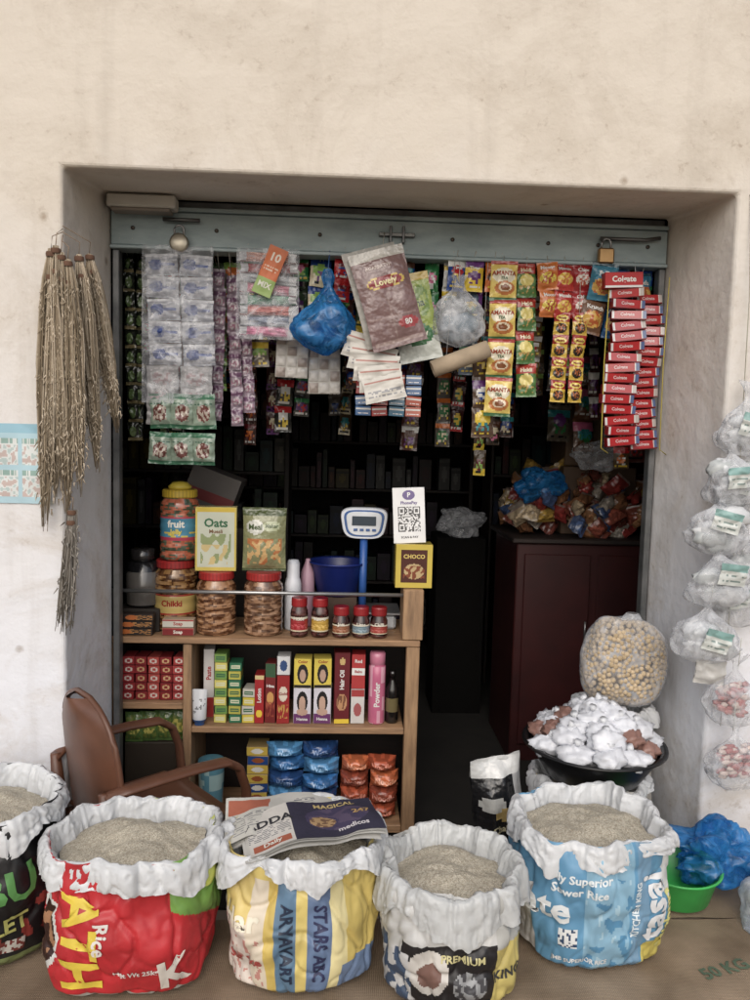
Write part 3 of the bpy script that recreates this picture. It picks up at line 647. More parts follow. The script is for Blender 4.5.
b.pillow(0,0,0,.215,.37,.035,lab((.52,.39,.38),[('r',0,.90,1,1,(.78,.76,.72)),('e',.52,.66,.36,.070,(.84,.70,.28)),('e',.52,.66,.31,.055,(.62,.18,.20)),('r',.05,.05,.95,.08,(.62,.51,.48)),('r',.48,.1,.50,.55,(.58,.47,.45)),('r',.05,.30,.95,.31,(.60,.48,.46)),('e',.75,.22,.18,.06,(.70,.24,.25))]),'foil',34,50,2,wr=.007,texts=[('Lovely',.034,.52,.66,(.92,.86,.6)),('80',.03,.75,.22,(.92,.9,.87)),('AGARBATTI',.018,.45,.82,(.80,.72,.68))])
b.pillow(-.018,.035,.02,.21,.37,.02,(.66,.64,.60),'film',10,14,8)
b.M=I4; b.tube([(.14,.33,2.19),(.15,.39,2.28)],.002,(.75,.75,.7),'matte',5); b.obj('incense_packet')
b=MB(); b.M=TR(.275,.40,1.96)@RO(-.22,'Y'); b.pillow(0,0,0,.17,.34,.03,lab((.62,.70,.30),[('r',0,0,1,.25,(.82,.84,.80)),('e',.5,.3,.4,.12,(.22,.48,.27)),('n',.1,.5,.9,.85,(.47,.60,.26),6),('r',0,.92,1,1,(.82,.68,.25))]),'foil',22,34,4,texts=[('Tasty',.04,.5,.30,(.9,.9,.8)),('Chana',.04,.5,.65,(.24,.36,.19))])
b.M=I4; b.obj('snack_packet')
b=MB()
for i in range(5):
    b.M=TR(.10+.015*i,.36-.012*i,1.83-.038*i)@RO(.25-.12*i,'Y')@RO(.3*(hsh(i,3)-.5),'X')
    b.pillow(0,0,0,.20-.01*i,.10,.010,lab((.84,.82,.78),[('r',.05,.74,.95,.84,(.74,.50,.45)),('t',.1,.2,.9,.5,(.60,.60,.61),3)],i),'card',24,16,i,wr=.01)
b.M=I4; b.tube([(.10,.36,1.88),(.10,.42,2.2)],.0013,(.7,.7,.7),'matte',4); b.obj('leaflet_bundle')
b=MB()
for r in range(4):
    for c in range(4):
        x=.085+.066*c; z=1.70-.042*r
        cl=[(.74,.18,.18),(.18,.38,.62),(.76,.32,.24),(.22,.46,.60)][(c*3+r//2)%4]
        b.M=TR(x,.415,z)@RO(.16*(hsh(r,c)-.5),'Y')@RO(.3*(hsh(r,c,1)-.5),'Z'); b.pbox(0,0,0,.062,.02,.038,lab(cl,[('r',0,.62,1,.85,(.85,.85,.83)),('t',.1,.2,.9,.4,(.9,.9,.9),1)],r+c),cl,'gloss',12,7)
b.M=I4; b.obj('toothpaste_carton_sheet')
b=MB()
def cb(u,v):
    a=u*2*pi; prof=[.05,.7,.98,1.0,.95,.9,.75,.5,.25,.18,.3]; j=v*10;i=min(int(j),9);r=prof[i]*(1-(j-i))+prof[i+1]*(j-i)
    s,c=math.sin(a),math.cos(a); w=nz(c*1.7+5,s*1.7,v*2.5); k=1+.3*w+.16*(.3-2*abs(nz(c*3,s*3+w,v*3)))
    return (.45+.11*r*k*c,.40+.05*r*k*s,1.85+.28*v)
b.grid(cb,60,44,(1,1,1),'clear',cu=True); lump(b,(.45,.41,1.94),.055,(.50,.58,.64),'film',8,(1.4,.6,1.2),20,.4); lump(b,(.44,.40,2.0),.035,(.66,.68,.70),'film',9,(1.4,.6,1.2),20,.4); b.tube([(.45,.4,2.1),(.45,.42,2.21)],.0015,(.8,.8,.8),'matte',4); b.obj('clear_plastic_bag')
b=MB(); b.M=TR(.455,.34,1.80)@RO(1.57-.38,'Y')
b.lathe([(.026,-.115),(.033,-.115),(.034,0),(.033,.115),(.026,.115),(.025,0),(.026,-.115)],28,K0,'tube')
b.M=I4; b.tube([(.40,.35,1.79),(.43,.40,2.2)],.0013,(.7,.7,.7),'matte',4); b.obj('cardboard_tube')
for k,(x,c) in enumerate([(.44,BLU),(.51,YEL),(.59,ORG)]):
    strip('snack_packet',x,.43,2.20,.075,.125,1,rlab(60+k,c),.03,seed=k+50,texts=[('Tiger',.02,.5,.7,WHT)])
strip('snack_packet',.50,.46,2.08,.08,.11,3,lambda i:rlab(70+i,(.35,.42,.50)),.02,seed=55)
tea=lab((.90,.77,.34),[('r',0,0,1,.10,(.22,.42,.24)),('r',0,.90,1,1,(.72,.18,.15)),('e',.5,.62,.42,.20,(.92,.88,.76)),('e',.55,.32,.38,.17,(.78,.44,.20)),('e',.55,.34,.26,.11,(.91,.84,.70)),('e',.55,.33,.18,.07,(.55,.30,.15))])
strip('tea_packet_strip',.622,.385,2.185,.105,.150,4,tea,.032,seed=60,nx=26,ny=34,sway=.012,texts=[('AMANTA',.023,.5,.68,(.68,.25,.13)),('TEA',.016,.5,.56,(.24,.4,.24))])
strip('spice_packet_strip',.715,.41,2.185,.08,.13,4,lab((.30,.48,.22),[('r',0,.7,1,1,(.72,.20,.15)),('e',.5,.5,.35,.18,(.88,.80,.40)),('n',.1,.1,.9,.35,(.72,.58,.28),8)]),.024,seed=61,sway=-.03,nx=20,ny=26,texts=[('Haldi',.022,.5,.80,(.9,.86,.7))])
strip('spice_packet_strip',.56,.44,1.86,.09,.12,3,lambda i:rlab(66+i,(.35,.25,.18)),.022,seed=67)
for k,(x,p,t) in enumerate([(.795,lab((.86,.44,.17),[('e',.5,.42,.4,.2,(.90,.78,.25)),('n',.2,.2,.8,.6,(.72,.28,.14),8)]),'Moong'),(.865,lab((.78,.18,.16),[('e',.5,.42,.4,.22,(.90,.74,.25)),('n',.2,.2,.8,.6,(.82,.45,.18),8)]),'Masala'),(.94,lab((.70,.13,.15),[('e',.5,.45,.36,.2,(.86,.82,.77)),('n',.2,.2,.8,.6,(.76,.32,.22),8)]),'Chips')]):
    strip('chips_packet_strip',x,.40+.012*k,2.19,.082,.105,2,p,.036,seed=70+k,nx=20,ny=24,texts=[(t,.020,.5,.80,WHT)])
sp=lab((.84,.68,.20),[('r',0,.58,1,1,(.68,.15,.13)),('e',.5,.75,.40,.14,(.88,.78,.30)),('e',.5,.30,.36,.22,(.20,.16,.12)),('n',.25,.15,.75,.45,(.72,.36,.15),9)])
strip('masala_sachet_strip',.865,.40,2.00,.062,.088,4,sp,.018,seed=80,nx=20,ny=24,sway=.03,texts=[('Masala',.013,.5,.75,(.58,.13,.11))]); strip('masala_sachet_strip',.93,.395,2.00,.062,.088,4,sp,.018,seed=84,nx=20,ny=24,sway=.01,texts=[('Masala',.013,.5,.75,(.58,.13,.11))])
for (x,y,z,w,c0,sw,sd,n,t) in [(1.02,.39,2.19,.105,(.20,.50,.62),.1,90,1,'Puffs'),(.995,.405,2.06,.10,(.45,.30,.20),.2,91,1,'Krunch'),(1.10,.45,2.19,.09,(.12,.35,.60),.05,92,2,'Wafers'),(1.19,.45,2.17,.09,(.20,.48,.62),-.05,93,2,'Sticks')]:
    strip('chips_packet_strip',x,y,z,w,.14,n,lab(c0,[('e',.5,.38,.42,.22,(.82,.62,.25)),('n',.2,.2,.8,.6,(.75,.35,.15),8),('r',0,.92,1,1,tuple(q*.6 for q in c0))],sd),.045,seed=sd,sway=sw,nx=20,ny=26,texts=[(t,.024,.5,.72,WHT)])
b=MB()
for r in range(15):
    z=2.055-.041*r
    off=.018*math.sin(r*.5)+(r*.001)
    for c in range(2):
        cx=1.095+off+.010*(hsh(r,c,9)-.5) if c==0 else 1.205+off*.5+.008*(hsh(r,c,9)-.5); y=.345 if c==0 else .385
        wd=.135 if c==0 else .11
        b.M=TR(cx,y,z-.012*c)@RO(.16*(hsh(r,c,3)-.5)-.05,'Y')@RO(.3*(hsh(r,c)-.5),'Z')@RO(.4*(hsh(r,c,6)-.5),'X')
        b.pbox(0,0,0,wd,.030,.036,lab((.76,.11,.13),[('r',.0,.0,.08,1,(.82,.81,.81)),('r',.86,.0,.88,1,(.85,.82,.80)),('r',.88,0,1,1,(.32,.40,.60) if r%3 else (.74,.70,.67)),('r',0,0,1,.12,(.55,.07,.09))],r),(.60,.09,.11),'gloss',18,7,texts=[('Colgate',.017,.45,.55,(.86,.74,.74))])
b.M=TR(1.08,.33,2.09)@RO(-.05,'Y'); b.pbox(0,0,0,.15,.04,.06,lab((.80,.10,.12),[('r',0,0,1,.15,(.86,.86,.86))]),(.7,.08,.1),texts=[('Colgate',.030,.5,.55,WHT)])
b.M=I4; b.tube([(1.15,.39,2.10),(1.15,.42,2.21)],.002,(.8,.8,.8),'matte',4)
for x in(1.03,1.265): b.tube([(x,.35,2.14),(x-.012,.335,1.8),(x-.004,.345,1.47),(x+.03,.36,1.45)],.002,(.80,.72,.25),'matte',4)
b.obj('toothpaste_carton_stack')
R=random.Random(21); k=0
for row,(y,zt,xa,xb) in enumerate([(.50,2.195,-.38,1.22),(.60,2.18,-.72,1.22),(.95,2.22,-.9,1.3),(1.5,2.3,-1.0,1.0)]):
    x=xa
    while x<xb:
        w=R.uniform(.05,.085); h=R.uniform(.08,.12); n=R.randint(4,7) if row>1 else R.randint(2,5) if row==1 else R.randint(1,2)
        cb_=R.choice([(.30,.14,.12),(.26,.19,.12),(.20,.20,.18),(.34,.26,.16),(.26,.09,.10),(.15,.19,.25),(.36,.33,.30),(.15,.22,.15)]) if row>1 else None  # inner rows get dark colours: indoor shade painted into the sachets
        if row==1: cb_=R.choice([(.45,.20,.16),(.50,.38,.16),(.25,.35,.22),(.50,.30,.18),(.25,.30,.45),(.50,.45,.40)])
        strip('sachet_strip',x,y+R.uniform(-.03,.03),zt-R.uniform(0,.15)*(row>1),w,h,n,rlab(100+k,cb_),.02,seed=100+k,string=True,nx=9,ny=11)
        x+=w+R.uniform(-.005,.04)+(.05 if row==3 else 0); k+=1
b=MB(); b.tube([(-1.6,.95,2.25),(2.3,.95,2.25)],.006,(.3,.3,.3),'metal',6); b.tube([(-1.6,1.5,2.25),(2.3,1.5,2.25)],.006,(.3,.3,.3),'metal',6); b.tube([(-.9,.60,2.25),(1.27,.60,2.25)],.006,(.3,.3,.3),'metal',6); b.obj('hanging_rod')

# ------------------------------------------------------------------ counter rack
b=MB()
X0,X1,YF,YB=-.93,.35,.50,.88
b.box(X1-.055,X1,YF,YF+.05,G,.615,K0,'wood',.003); b.box(X0,X0+.03,YF,YF+.05,G,.615,K0,'wood',.003)
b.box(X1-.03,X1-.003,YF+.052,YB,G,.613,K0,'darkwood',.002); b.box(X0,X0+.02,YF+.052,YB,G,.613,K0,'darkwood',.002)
b.box(-.635,-.60,YF+.004,YB-.01,-.16,.612,K0,'wood',.002)
b.box(X0,X1,YF-.006,YB,.617,.642,K0,'woodx',.003)
b.box(-.599,X1-.057,YF+.003,YB-.02,.235,.262,K0,'woodx',.003)
b.box(X0+.031,-.636,YF+.003,YB-.02,.335,.362,K0,'woodx',.003)
b.box(X0+.031,X1-.057,YF+.003,YB-.02,-.20,-.165,K0,'woodx',.003)
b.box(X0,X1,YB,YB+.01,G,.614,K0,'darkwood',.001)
b.box(.275,.36,YF-.004,YF+.16,.644,.858,K0,'wood',.004)
b.tube([(X0,.515,.832),(.274,.515,.832)],.008,(.72,.72,.72),'metal',10); b.tube([(X0+.01,.515,.643),(X0+.01,.515,.832)],.008,(.7,.7,.7),'metal',8)
b.obj('display_rack')
def jar(name,x,y,z,r,h,lidc,cont,label=None,sd=0,lh=.03,texts=()):
    b=MB(); hb=h-lh
    prof=[(.0005,0),(r*.9,0),(r,.008)]+[(r*(1+.012*math.sin(i*1.1)),.008+(hb-.04)*i/32) for i in range(1,33)]+[(r*.96,hb-.022),(r*.82,hb-.008),(r*.80,hb)]
    def c(u,v):
        if label and label[0]<v<label[1]:
            uu=u if u<.5 else u-1
            return label[2](clamp(uu/ .5+.5),(v-label[0])/(label[1]-label[0]))
        k=nz(u*2*r*80+sd,v*hb*80,sd); k2=nz(u*2*r*190,v*hb*190,sd+3)
        q=cont[0] if k>.0 else cont[1]
        return tuple(clamp(a+.16*k2+.2*k) for a in q)
    b.lathe(prof,72,c,'gloss',c=(x,y,z))
    def lc(u,v): return lidc if int(u*60)%2 else tuple(a*.88 for a in lidc)
    b.lathe([(r*.86,hb-.004),(r*.90,hb),(r*.90,h-.005),(r*.85,h),(.0005,h)],60,lc,'plastic',c=(x,y,z),smooth=False)
    for (t,size,v0,col) in texts:
        vs,fs=textverts(t,size,.03); rr=r*1.014+.001
        b.add([(x+rr*math.sin(a/rr),y-rr*math.cos(a/rr),z+v0*hb+e) for a,e in vs],fs,col,'gloss',True)
    return b.obj(name)
cook=((.64,.44,.28),(.45,.29,.19)); S=.643
jar('snack_jar',-.70,.67,S,.092,.30,(.72,.14,.14),((.60,.42,.22),(.40,.25,.14)),(.30,.62,lab((.80,.68,.36),[('r',0,0,1,.08,(.7,.2,.15)),('r',0,.92,1,1,(.7,.2,.15))])),1,texts=[('Chikki',.035,.45,(.70,.15,.12))])
jar('candy_jar',-.685,.67,S+.302,.082,.30,(.88,.72,.15),((.72,.34,.22),(.35,.40,.32)),(.36,.74,lab((.28,.58,.72),[('r',0,0,1,.1,(.80,.25,.35)),('r',0,.9,1,1,(.80,.25,.35)),('n',0,.1,1,.3,(.85,.75,.3),7)])),2,texts=[('fruit',.042,.58,(.95,.95,.9)),('Jelly',.03,.46,(.95,.85,.3))])
b=MB(); b.lathe([(.03,0),(.045,.0),(.05,.012),(.03,.03),(.0005,.034)],24,(.92,.80,.20),'plastic',c=(-.685,.67,S+.302+.300)); b.obj('bottle_cap')
jar('cookie_jar',-.515,.60,S,.082,.265,(.75,.15,.14),cook,None,3); jar('cookie_jar',-.315,.60,S,.082,.265,(.75,.15,.14),((.60,.43,.30),(.44,.30,.21)),None,4)
b=MB(); b.M=TR(-.515,.57,S+.267)@RO(.06,'Z'); b.pbox(0,0,0,.17,.07,.27,lab((.80,.82,.73),[('r',0,.93,1,1,(.85,.72,.20)),('r',0,0,1,.05,(.85,.75,.3)),('r',0,0,.05,1,(.85,.75,.3)),('r',.95,0,1,1,(.85,.75,.3)),('n',.12,.12,.88,.58,(.58,.64,.42),5),('n',.15,.1,.8,.42,(.84,.74,.48),6)]),(.85,.78,.45),'gloss',30,44,texts=[('Oats',.050,.5,.75,(.22,.45,.30)),('Muesli',.022,.5,.62,(.5,.32,.18))]); b.M=I4; b.obj('cereal_carton')
b=MB(); b.pillow(-.315,.60,S+.267+.135,.185,.27,.07,lab((.55,.56,.38),[('r',0,.88,1,1,(.30,.35,.18)),('e',.30,.70,.22,.11,(.82,.82,.77)),('e',.68,.72,.2,.08,(.72,.75,.58)),('n',.10,.10,.92,.52,(.78,.46,.25),5),('n',.12,.12,.9,.5,(.86,.68,.42),9),('r',0,0,1,.04,(.3,.35,.2))]),'foil',36,48,3,crimp=.05,texts=[('Meal',.032,.30,.70,(.28,.36,.18)),('Maker',.022,.68,.72,(.33,.4,.22))]); b.obj('snack_pouch')
b=MB(); b.lathe([(.0005,0),(.034,0),(.036,.01),(.036,.20),(.030,.225),(.028,.228),(.028,.29),(.022,.305),(.0005,.308)],28,lambda u,v:(.86,.87,.90) if v<.75 else (.80,.82,.86),'plastic',c=(-.195,.67,S)); b.obj('lotion_bottle')
b=MB(); b.lathe([(.0005,0),(.032,0),(.034,.01),(.030,.24),(.012,.285),(.010,.30),(.0005,.302)],28,lambda u,v:(.72,.55,.62) if v<.8 else (.6,.4,.5),'plastic',c=(-.135,.74,S)); b.obj('lotion_bottle')
b=MB(); b.box(-.10,.085,.68,.84,S,S+.14,(.30,.22,.17),'card'); b.obj('carton_box')
b=MB(); b.lathe([(.0005,.0),(.085,0),(.092,.006),(.122,.14),(.132,.150),(.132,.142),(.125,.138)],44,(.07,.15,.48),'plastic',c=(.0,.76,S+.142)); b.lathe([(.119,.143),(.085,.01),(.0005,.01)],44,(.06,.12,.42),'plastic',c=(.0,.76,S+.142)); b.obj('blue_basin')
for i,(x,hh,lc,c1,t) in enumerate([(-.160,.165,(.72,.10,.12),(.70,.16,.18),'Pickle'),(-.072,.165,(.72,.10,.12),(.78,.60,.20),'Mango'),(.018,.13,(.68,.10,.12),(.60,.35,.22),'Jam'),(.102,.13,(.68,.10,.12),(.45,.55,.60),'Lime'),(.178,.13,(.68,.10,.12),(.66,.22,.18),'Chilli')]):
    jar('spice_jar',x,.555,S,.037,hh,lc,((.30,.12,.10),(.22,.09,.07)),(.22,.78,lab(c1,[('r',.0,.88,1,1,(.85,.82,.72)),('r',0,0,1,.10,(.85,.8,.66)),('n',0,.2,1,.5,tuple(clamp(q+.15) for q in c1),9)])),10+i,.032,texts=[(t,.020,.60,(.92,.89,.82))])
sc=empty('weighing_scale',(.11,.70,S))
b=MB(); b.tube([(0,0,.05),(0,0,.40)],.017,(.16,.36,.70),'plastic',12); b.obj('pole',parent=sc)
b=MB(); b.box(.03,.15,-.02,.17,.0,.06,(.80,.82,.84),'plastic',.01); b.box(-.02,.17,-.03,.18,.066,.075,(.75,.75,.76),'metal',.003); b.box(-.02,.03,-.02,.05,0,.06,(.16,.36,.70),'plastic',.01); b.obj('base',parent=sc)
b=MB()
def disp(y0,k,col,dy):
    def P(u,v):
        a=u*2*pi; n=4.; s,c=math.sin(a),math.cos(a); q=(abs(s)**n+abs(c)**n)**(-1/n)
        w=.098*k*(1+.12*(s*q)); r=[0.001,.97,1,1,.95,.001][int(round(v*5))]; yy=[0,0,.008,.04,.05,.05][int(round(v*5))]
        return (w*c*q*r,y0+yy*dy,.068*k*s*q*r+.47)
    b.grid(P,48,5,col,'plastic',cu=True,smooth=False)
disp(-.03,1.,(.86,.88,.91),1); disp(-.0325,.86,(.20,.38,.66),.3); disp(-.035,.76,(.86,.88,.90),.3)
b.box(-.052,.052,-.0395,-.036,.462,.502,(.22,.28,.33),'gloss',.001)
for i in range(4): b.box(-.045+.027*i,-.028+.027*i,-.0395,-.036,.437,.448,(.25,.4,.65),'plastic',.001)
b.obj('display',parent=sc,rot=(0,0,-.06))
b=MB(); b.pbox(.318,.53,.860,.155,.10,.185,lab((.84,.73,.25),[('r',.14,.12,.86,.88,(.34,.17,.14)),('e',.5,.38,.28,.18,(.78,.66,.45)),('n',.2,.2,.8,.5,(.55,.27,.17),9)]),(.80,.69,.25),'gloss',28,32,texts=[('CHOCO',.024,.5,.72,(.9,.78,.38))]); b.obj('sweets_box')
b=MB()
def qr(u,v):
    c=(.90,.90,.90)
    if .14<u<.86 and .20<v<.66:
        i=int((u-.14)/.72*21); j=int((v-.20)/.46*21)
        fin=lambda a,b_:(max(abs(a-3),abs(b_-3)) in(3,0,1))
        if (i<7 and j>13): k=fin(i,j-14)
        elif (i>13 and j>13): k=fin(i-14,j-14)
        elif i<7 and j<7: k=fin(i,j)
        else: k=hsh(i,j)>.5
        c=(.14,.14,.16) if k else (.90,.90,.90)
    if ((u-.5)/.20)**2+((v-.87)/.09)**2<1: c=(.33,.20,.55)
    return c
b.M=TR(.300,.555,1.047)@RO(-.10,'X')@RO(-.05,'Y')
b.box(-.068,.068,.0,.004,0,.235,(.88,.88,.88),'gloss',.001); b.grid(lambda u,v:(-.066+.132*u,-.001,.002+.231*v),84,120,qr,'gloss',smooth=False)
for (t,sz,z,c) in(('P',.028,.203,(.92,.92,.92)),('PhonePay',.018,.170,(.33,.20,.55)),('SCAN & PAY',.013,.025,(.2,.2,.25))):
    vs,fs=textverts(t,sz,.03); b.add([(a,-.0022,z+e) for a,e in vs],fs,c,'gloss')
b.M=I4; b.obj('payment_sign')
b=MB(); b.lathe([(.0005,0),(.07,0),(.075,.01),(.075,.14),(.068,.15),(.068,.19),(.0005,.192)],30,lambda u,v:(.10,.10,.11) if v>.62 or v<.3 else (.38,.36,.34),'gloss',c=(-.835,.66,S+.10)); b.obj('dark_jar')
b=MB(); b.lathe([(.0005,0),(.045,0),(.05,.01),(.05,.05),(.0005,.052)],30,(.16,.15,.15),'gloss',c=(-.84,.66,S+.293)); b.obj('jar_lid')
b=MB(); b.box(-.925,-.75,.58,.74,S,S+.098,(.2,.17,.15),'card'); b.obj('carton_box')
b=MB()
for i in range(3):
    b.M=TR(-.85+.012*i,.52,S+.0015+.030*i)@RO(.1*(hsh(i,4)-.5),'Z'); b.pbox(0,0,0,.17-.02*i,.045,.028,lab((.16,.13,.12),[('e',.3,.5,.2,.4,(.80,.40,.15)),('n',.45,.1,.98,.9,(.75,.5,.25),9)],i),(.2,.15,.13),'card',24,7)
b.M=I4; b.obj('matchbox_pack')
b=MB()
for i in range(2): b.pbox(-.66,.52,S+.0015+.035*i,.13,.05,.033,lab((.80,.78,.72) if i else (.55,.12,.13),[('r',0,.8,1,1,(.7,.2,.2))],i),(.7,.6,.5),'card',18,7,texts=[('Soap',.020,.5,.45,(.7,.18,.18) if i else (.9,.9,.85))])
b.obj('soap_box')
for c in range(5):
    b=MB(); base=[(.66,.14,.16),(.60,.12,.14),(.75,.25,.22),(.58,.10,.12),(.70,.20,.2)][c]
    for r in range(5):
        b.M=TR(-.868+.052*c+.005*(hsh(r,c)-.5),.535+.008*hsh(r,c,1),.3635+.037*r)@RO(.2*(hsh(r,c,2)-.5),'Z'); b.pbox(0,0,0,.049,.09,.0355,lab(base,[('e',.5,.5,.34,.3,(.84,.66,.44) if c%2 else (.86,.80,.75)),('e',.5,.5,.18,.2,base)],r),tuple(x*.8 for x in base),'card',11,8)
    b.M=I4; b.obj('soap_box_stack')
b=MB()
for i in range(4): b.pillow(-.85+.06*i,.56+.01*i,.2375,.075,.13,.03,lab((.32,.45,.20),[('e',.5,.5,.35,.25,(.75,.70,.30)),('n',.1,.1,.9,.9,(.45,.5,.2),7)],i),'foil',14,18,i)
b.box(X0+.04,-.65,.56,.80,-.163,.168,(.24,.20,.16),'card'); b.obj('tea_packet_box')
B0=.2635
def prod(name,x,w,h,paint,side,y=.54,d=.08,mat='card',z=B0,nx=16,ny=30,texts=()):
    b=MB(); b.M=TR(x,y+.012*hsh(x,3),z)@RO(.22*(hsh(x,z)-.5),'Z'); b.pbox(0,0,0,w,d,h,paint,side,mat,nx,ny,texts); return b.obj(name)
def tubeprod(name,x,r,h,c1,c2,z=B0,y=.56):
    b=MB()
    def P(u,v):
        a=-u*2*pi-pi/2; fl=1-.85*clamp((v-.25)/.75); rr=r*(1 if v>.1 else .75)
        return (x+rr*math.cos(a)*(1+.15*v),y+rr*math.sin(a)*fl,z+h*v)
    b.grid(P,32,24,lambda u,v:c2 if v<.15 else (c1 if not(.35<v<.75 and nz(u*14,v*14,1)>.2) else tuple(q*.6 for q in c1)),'gloss',cu=True); b.obj(name)
tubeprod('cream_tube',-.57,.028,.15,(.85,.86,.88),(.2,.35,.6),y=.53)
prod('toothpaste_box',-.545,.045,.30,lab((.86,.84,.83),[('r',0,0,1,.3,(.75,.16,.16))]),(.8,.78,.76),y=.60,texts=[('Paste',.028,.5,.65,(.75,.18,.18),HP)])
for k,(x,base,alt,n) in enumerate([(-.485,(.45,.62,.25),(.85,.80,.35),8),(-.425,(.75,.72,.25),(.15,.45,.30),7),(-.368,(.80,.78,.72),(.85,.75,.2),4)]):
    b=MB()
    for r in range(n):
        cc=base if r%2 else alt; b.M=TR(x+.005*(hsh(r,k)-.5),.545,B0+.0375*r)@RO(.2*(hsh(r,k,2)-.5),'Z'); b.pbox(0,0,0,.052,.08,.036,lab(cc,[('r',.1,.3,.9,.7,(.2,.42,.28) if r%2 else (.85,.85,.7)),('r',.2,.42,.8,.58,cc)],r),tuple(q*.85 for q in cc),'card',11,7)
    b.M=I4; b.obj('soap_box_stack')
prod('cosmetic_box',-.322,.040,.21,lab((.72,.12,.14),[('e',.5,.20,.36,.08,YEL),('r',0,.92,1,1,(.85,.75,.5))]),(.6,.1,.1),texts=[('Lotion',.024,.5,.58,WHT,HP)])
prod('cosmetic_box',-.276,.046,.26,lab((.50,.12,.12),[('r',0,.78,1,1,(.20,.35,.22)),('e',.5,.42,.35,.10,(.85,.6,.3)),('n',.1,.1,.9,.35,(.7,.3,.2),8)]),(.4,.1,.1),texts=[('Hina',.018,.5,.62,WHT)])
prod('cosmetic_box',-.221,.054,.21,lab((.68,.14,.14),[('e',.5,.62,.36,.16,(.88,.83,.74)),('n',.1,.1,.9,.40,(.8,.6,.25),8)]),(.55,.1,.1),texts=[('Gold',.018,.5,.62,(.6,.12,.12))])
prod('ointment_box',-.221,.054,.08,lab((.84,.84,.84),[('e',.5,.5,.3,.3,(.18,.3,.52))]),(.8,.8,.8),z=B0+.212,nx=14,ny=14)
for x in(-.140,-.055):
    prod('hair_dye_box',x,.074,.155,lab((.84,.82,.86),[('r',0,0,1,.28,(.45,.20,.44)),('e',.5,.62,.32,.30,(.12,.10,.10)),('e',.5,.56,.20,.22,(.78,.62,.53)),('e',.5,.33,.34,.10,(.78,.62,.53))]),(.8,.78,.8),nx=22,ny=34,texts=[('Henna',.018,.5,.13,WHT)])
    prod('hair_dye_box',x,.074,.125,lab((.88,.77,.24),[('e',.5,.48,.32,.34,(.14,.12,.12)),('e',.5,.42,.18,.22,(.74,.58,.49)),('r',0,0,1,.1,(.14,.12,.12))]),(.83,.74,.25),z=B0+.157,nx=22,ny=28,texts=[('Color',.017,.5,.90,(.66,.12,.12))])
prod('hair_oil_box',.028,.066,.31,lab((.45,.10,.13),[('e',.5,.88,.2,.05,(.82,.68,.4)),('e',.5,.3,.36,.12,(.78,.55,.36)),('n',.2,.2,.8,.4,(.5,.3,.2),7),('r',0,.0,1,.06,YEL)]),(.4,.08,.1),texts=[('Hair Oil',.026,.5,.62,WHT,HP)])
prod('soap_box',.096,.058,.15,lab((.82,.80,.78),[('r',0,.8,1,1,(.7,.22,.22)),('e',.5,.4,.3,.2,(.7,.34,.34))]),(.8,.8,.78)); prod('soap_box',.096,.058,.15,lab((.76,.20,.20),[('r',0,.4,1,.6,WHT)]),(.7,.15,.15),z=B0+.152,texts=[('Balm',.016,.5,.5,(.7,.14,.14)),('Red',.020,.5,.8,WHT)])
b=MB(); b.lathe([(.0005,0),(.034,0),(.036,.006),(.036,.06),(.036,.12),(.036,.18),(.036,.25),(.031,.258),(.034,.26),(.034,.305),(.028,.312),(.0005,.312)],30,lambda u,v:(.88,.50,.62) if v>.6 else (.84,.40,.55) if nz(u*12,v*9,1)<.15 else (.90,.64,.72),'gloss',c=(.178,.575,B0))
vs,fs=textverts('Powder',.034,.03); b.add([(.178+.037*math.sin(-e/.037),.575-.037*math.cos(e/.037),B0+.13+a) for a,e in vs],fs,WHT,'gloss',True); b.obj('talcum_powder_can')
b=MB(); b.lathe([(.0005,0),(.026,0),(.028,.006),(.028,.05),(.028,.11),(.028,.15),(.012,.185),(.012,.20),(.014,.2),(.014,.225),(.0005,.226)],24,lambda u,v:(.10,.09,.09) if not .25<v<.42 else (.45,.4,.25),'gloss',c=(.245,.58,B0)); b.obj('hair_oil_bottle')
Z2=-.1635
b=MB(); b.lathe([(.0005,0),(.045,0),(.048,.005)]+[(.048+.01*i/10,.005+.235*i/10) for i in range(1,11)]+[(.056,.243)],32,lambda u,v:(.35,.58,.66) if nz(u*8,v*4,1)>-.1 else (.62,.76,.76),'gloss',c=(-.53,.60,Z2)); b.obj('plastic_cup')
b=MB()
for r in range(8):
    b.M=TR(-.325+.008*(hsh(r)-.5),.545,Z2+.0405*r)@RO(.2*(hsh(r,2)-.5),'Z'); b.pbox(0,0,0,.09,.10,.039,lab((.78,.65,.22) if r%3 else (.14,.28,.55),[('e',.5,.5,.3,.3,(.83,.82,.78) if r%2 else (.6,.3,.15))],r),(.6,.5,.3),'gloss',14,7)
b.M=I4; b.obj('biscuit_packet_stack')
def pstack(name,x,w,n,h,cols,txt,y=.54,z=Z2):
    b=MB(); R=random.Random(int(x*100)+50)
    for c in range(2):
        zz=z+.002
        for r in range(n):
            cc=cols[(r+c)%len(cols)]; hh=h*R.uniform(.9,1.1)
            b.M=TR(x+(c-.5)*w*.52+R.uniform(-.01,.01),y+.05+R.uniform(-.01,.01),zz+hh/2)@RO(R.uniform(-.12,.12),'Z')@RO(R.uniform(-.03,.03),'Y')
            b.pillow(0,0,0,w*.54,hh*1.03,.12,lab(cc,[('n',0,0,1,1,tuple(clamp(q*1.25) for q in cc),5)],r+c),'foil',22,10,r+c*3,crimp=.01,wr=.012,texts=[(txt,hh*.45,.5,.5,tuple(clamp(q+.3) for q in cc))])
            zz+=hh
    b.M=I4; b.obj(name)
pstack('detergent_packet_stack',-.135,.29,5,.066,[(.16,.38,.62),(.26,.50,.70),(.12,.26,.48)],'Wash')
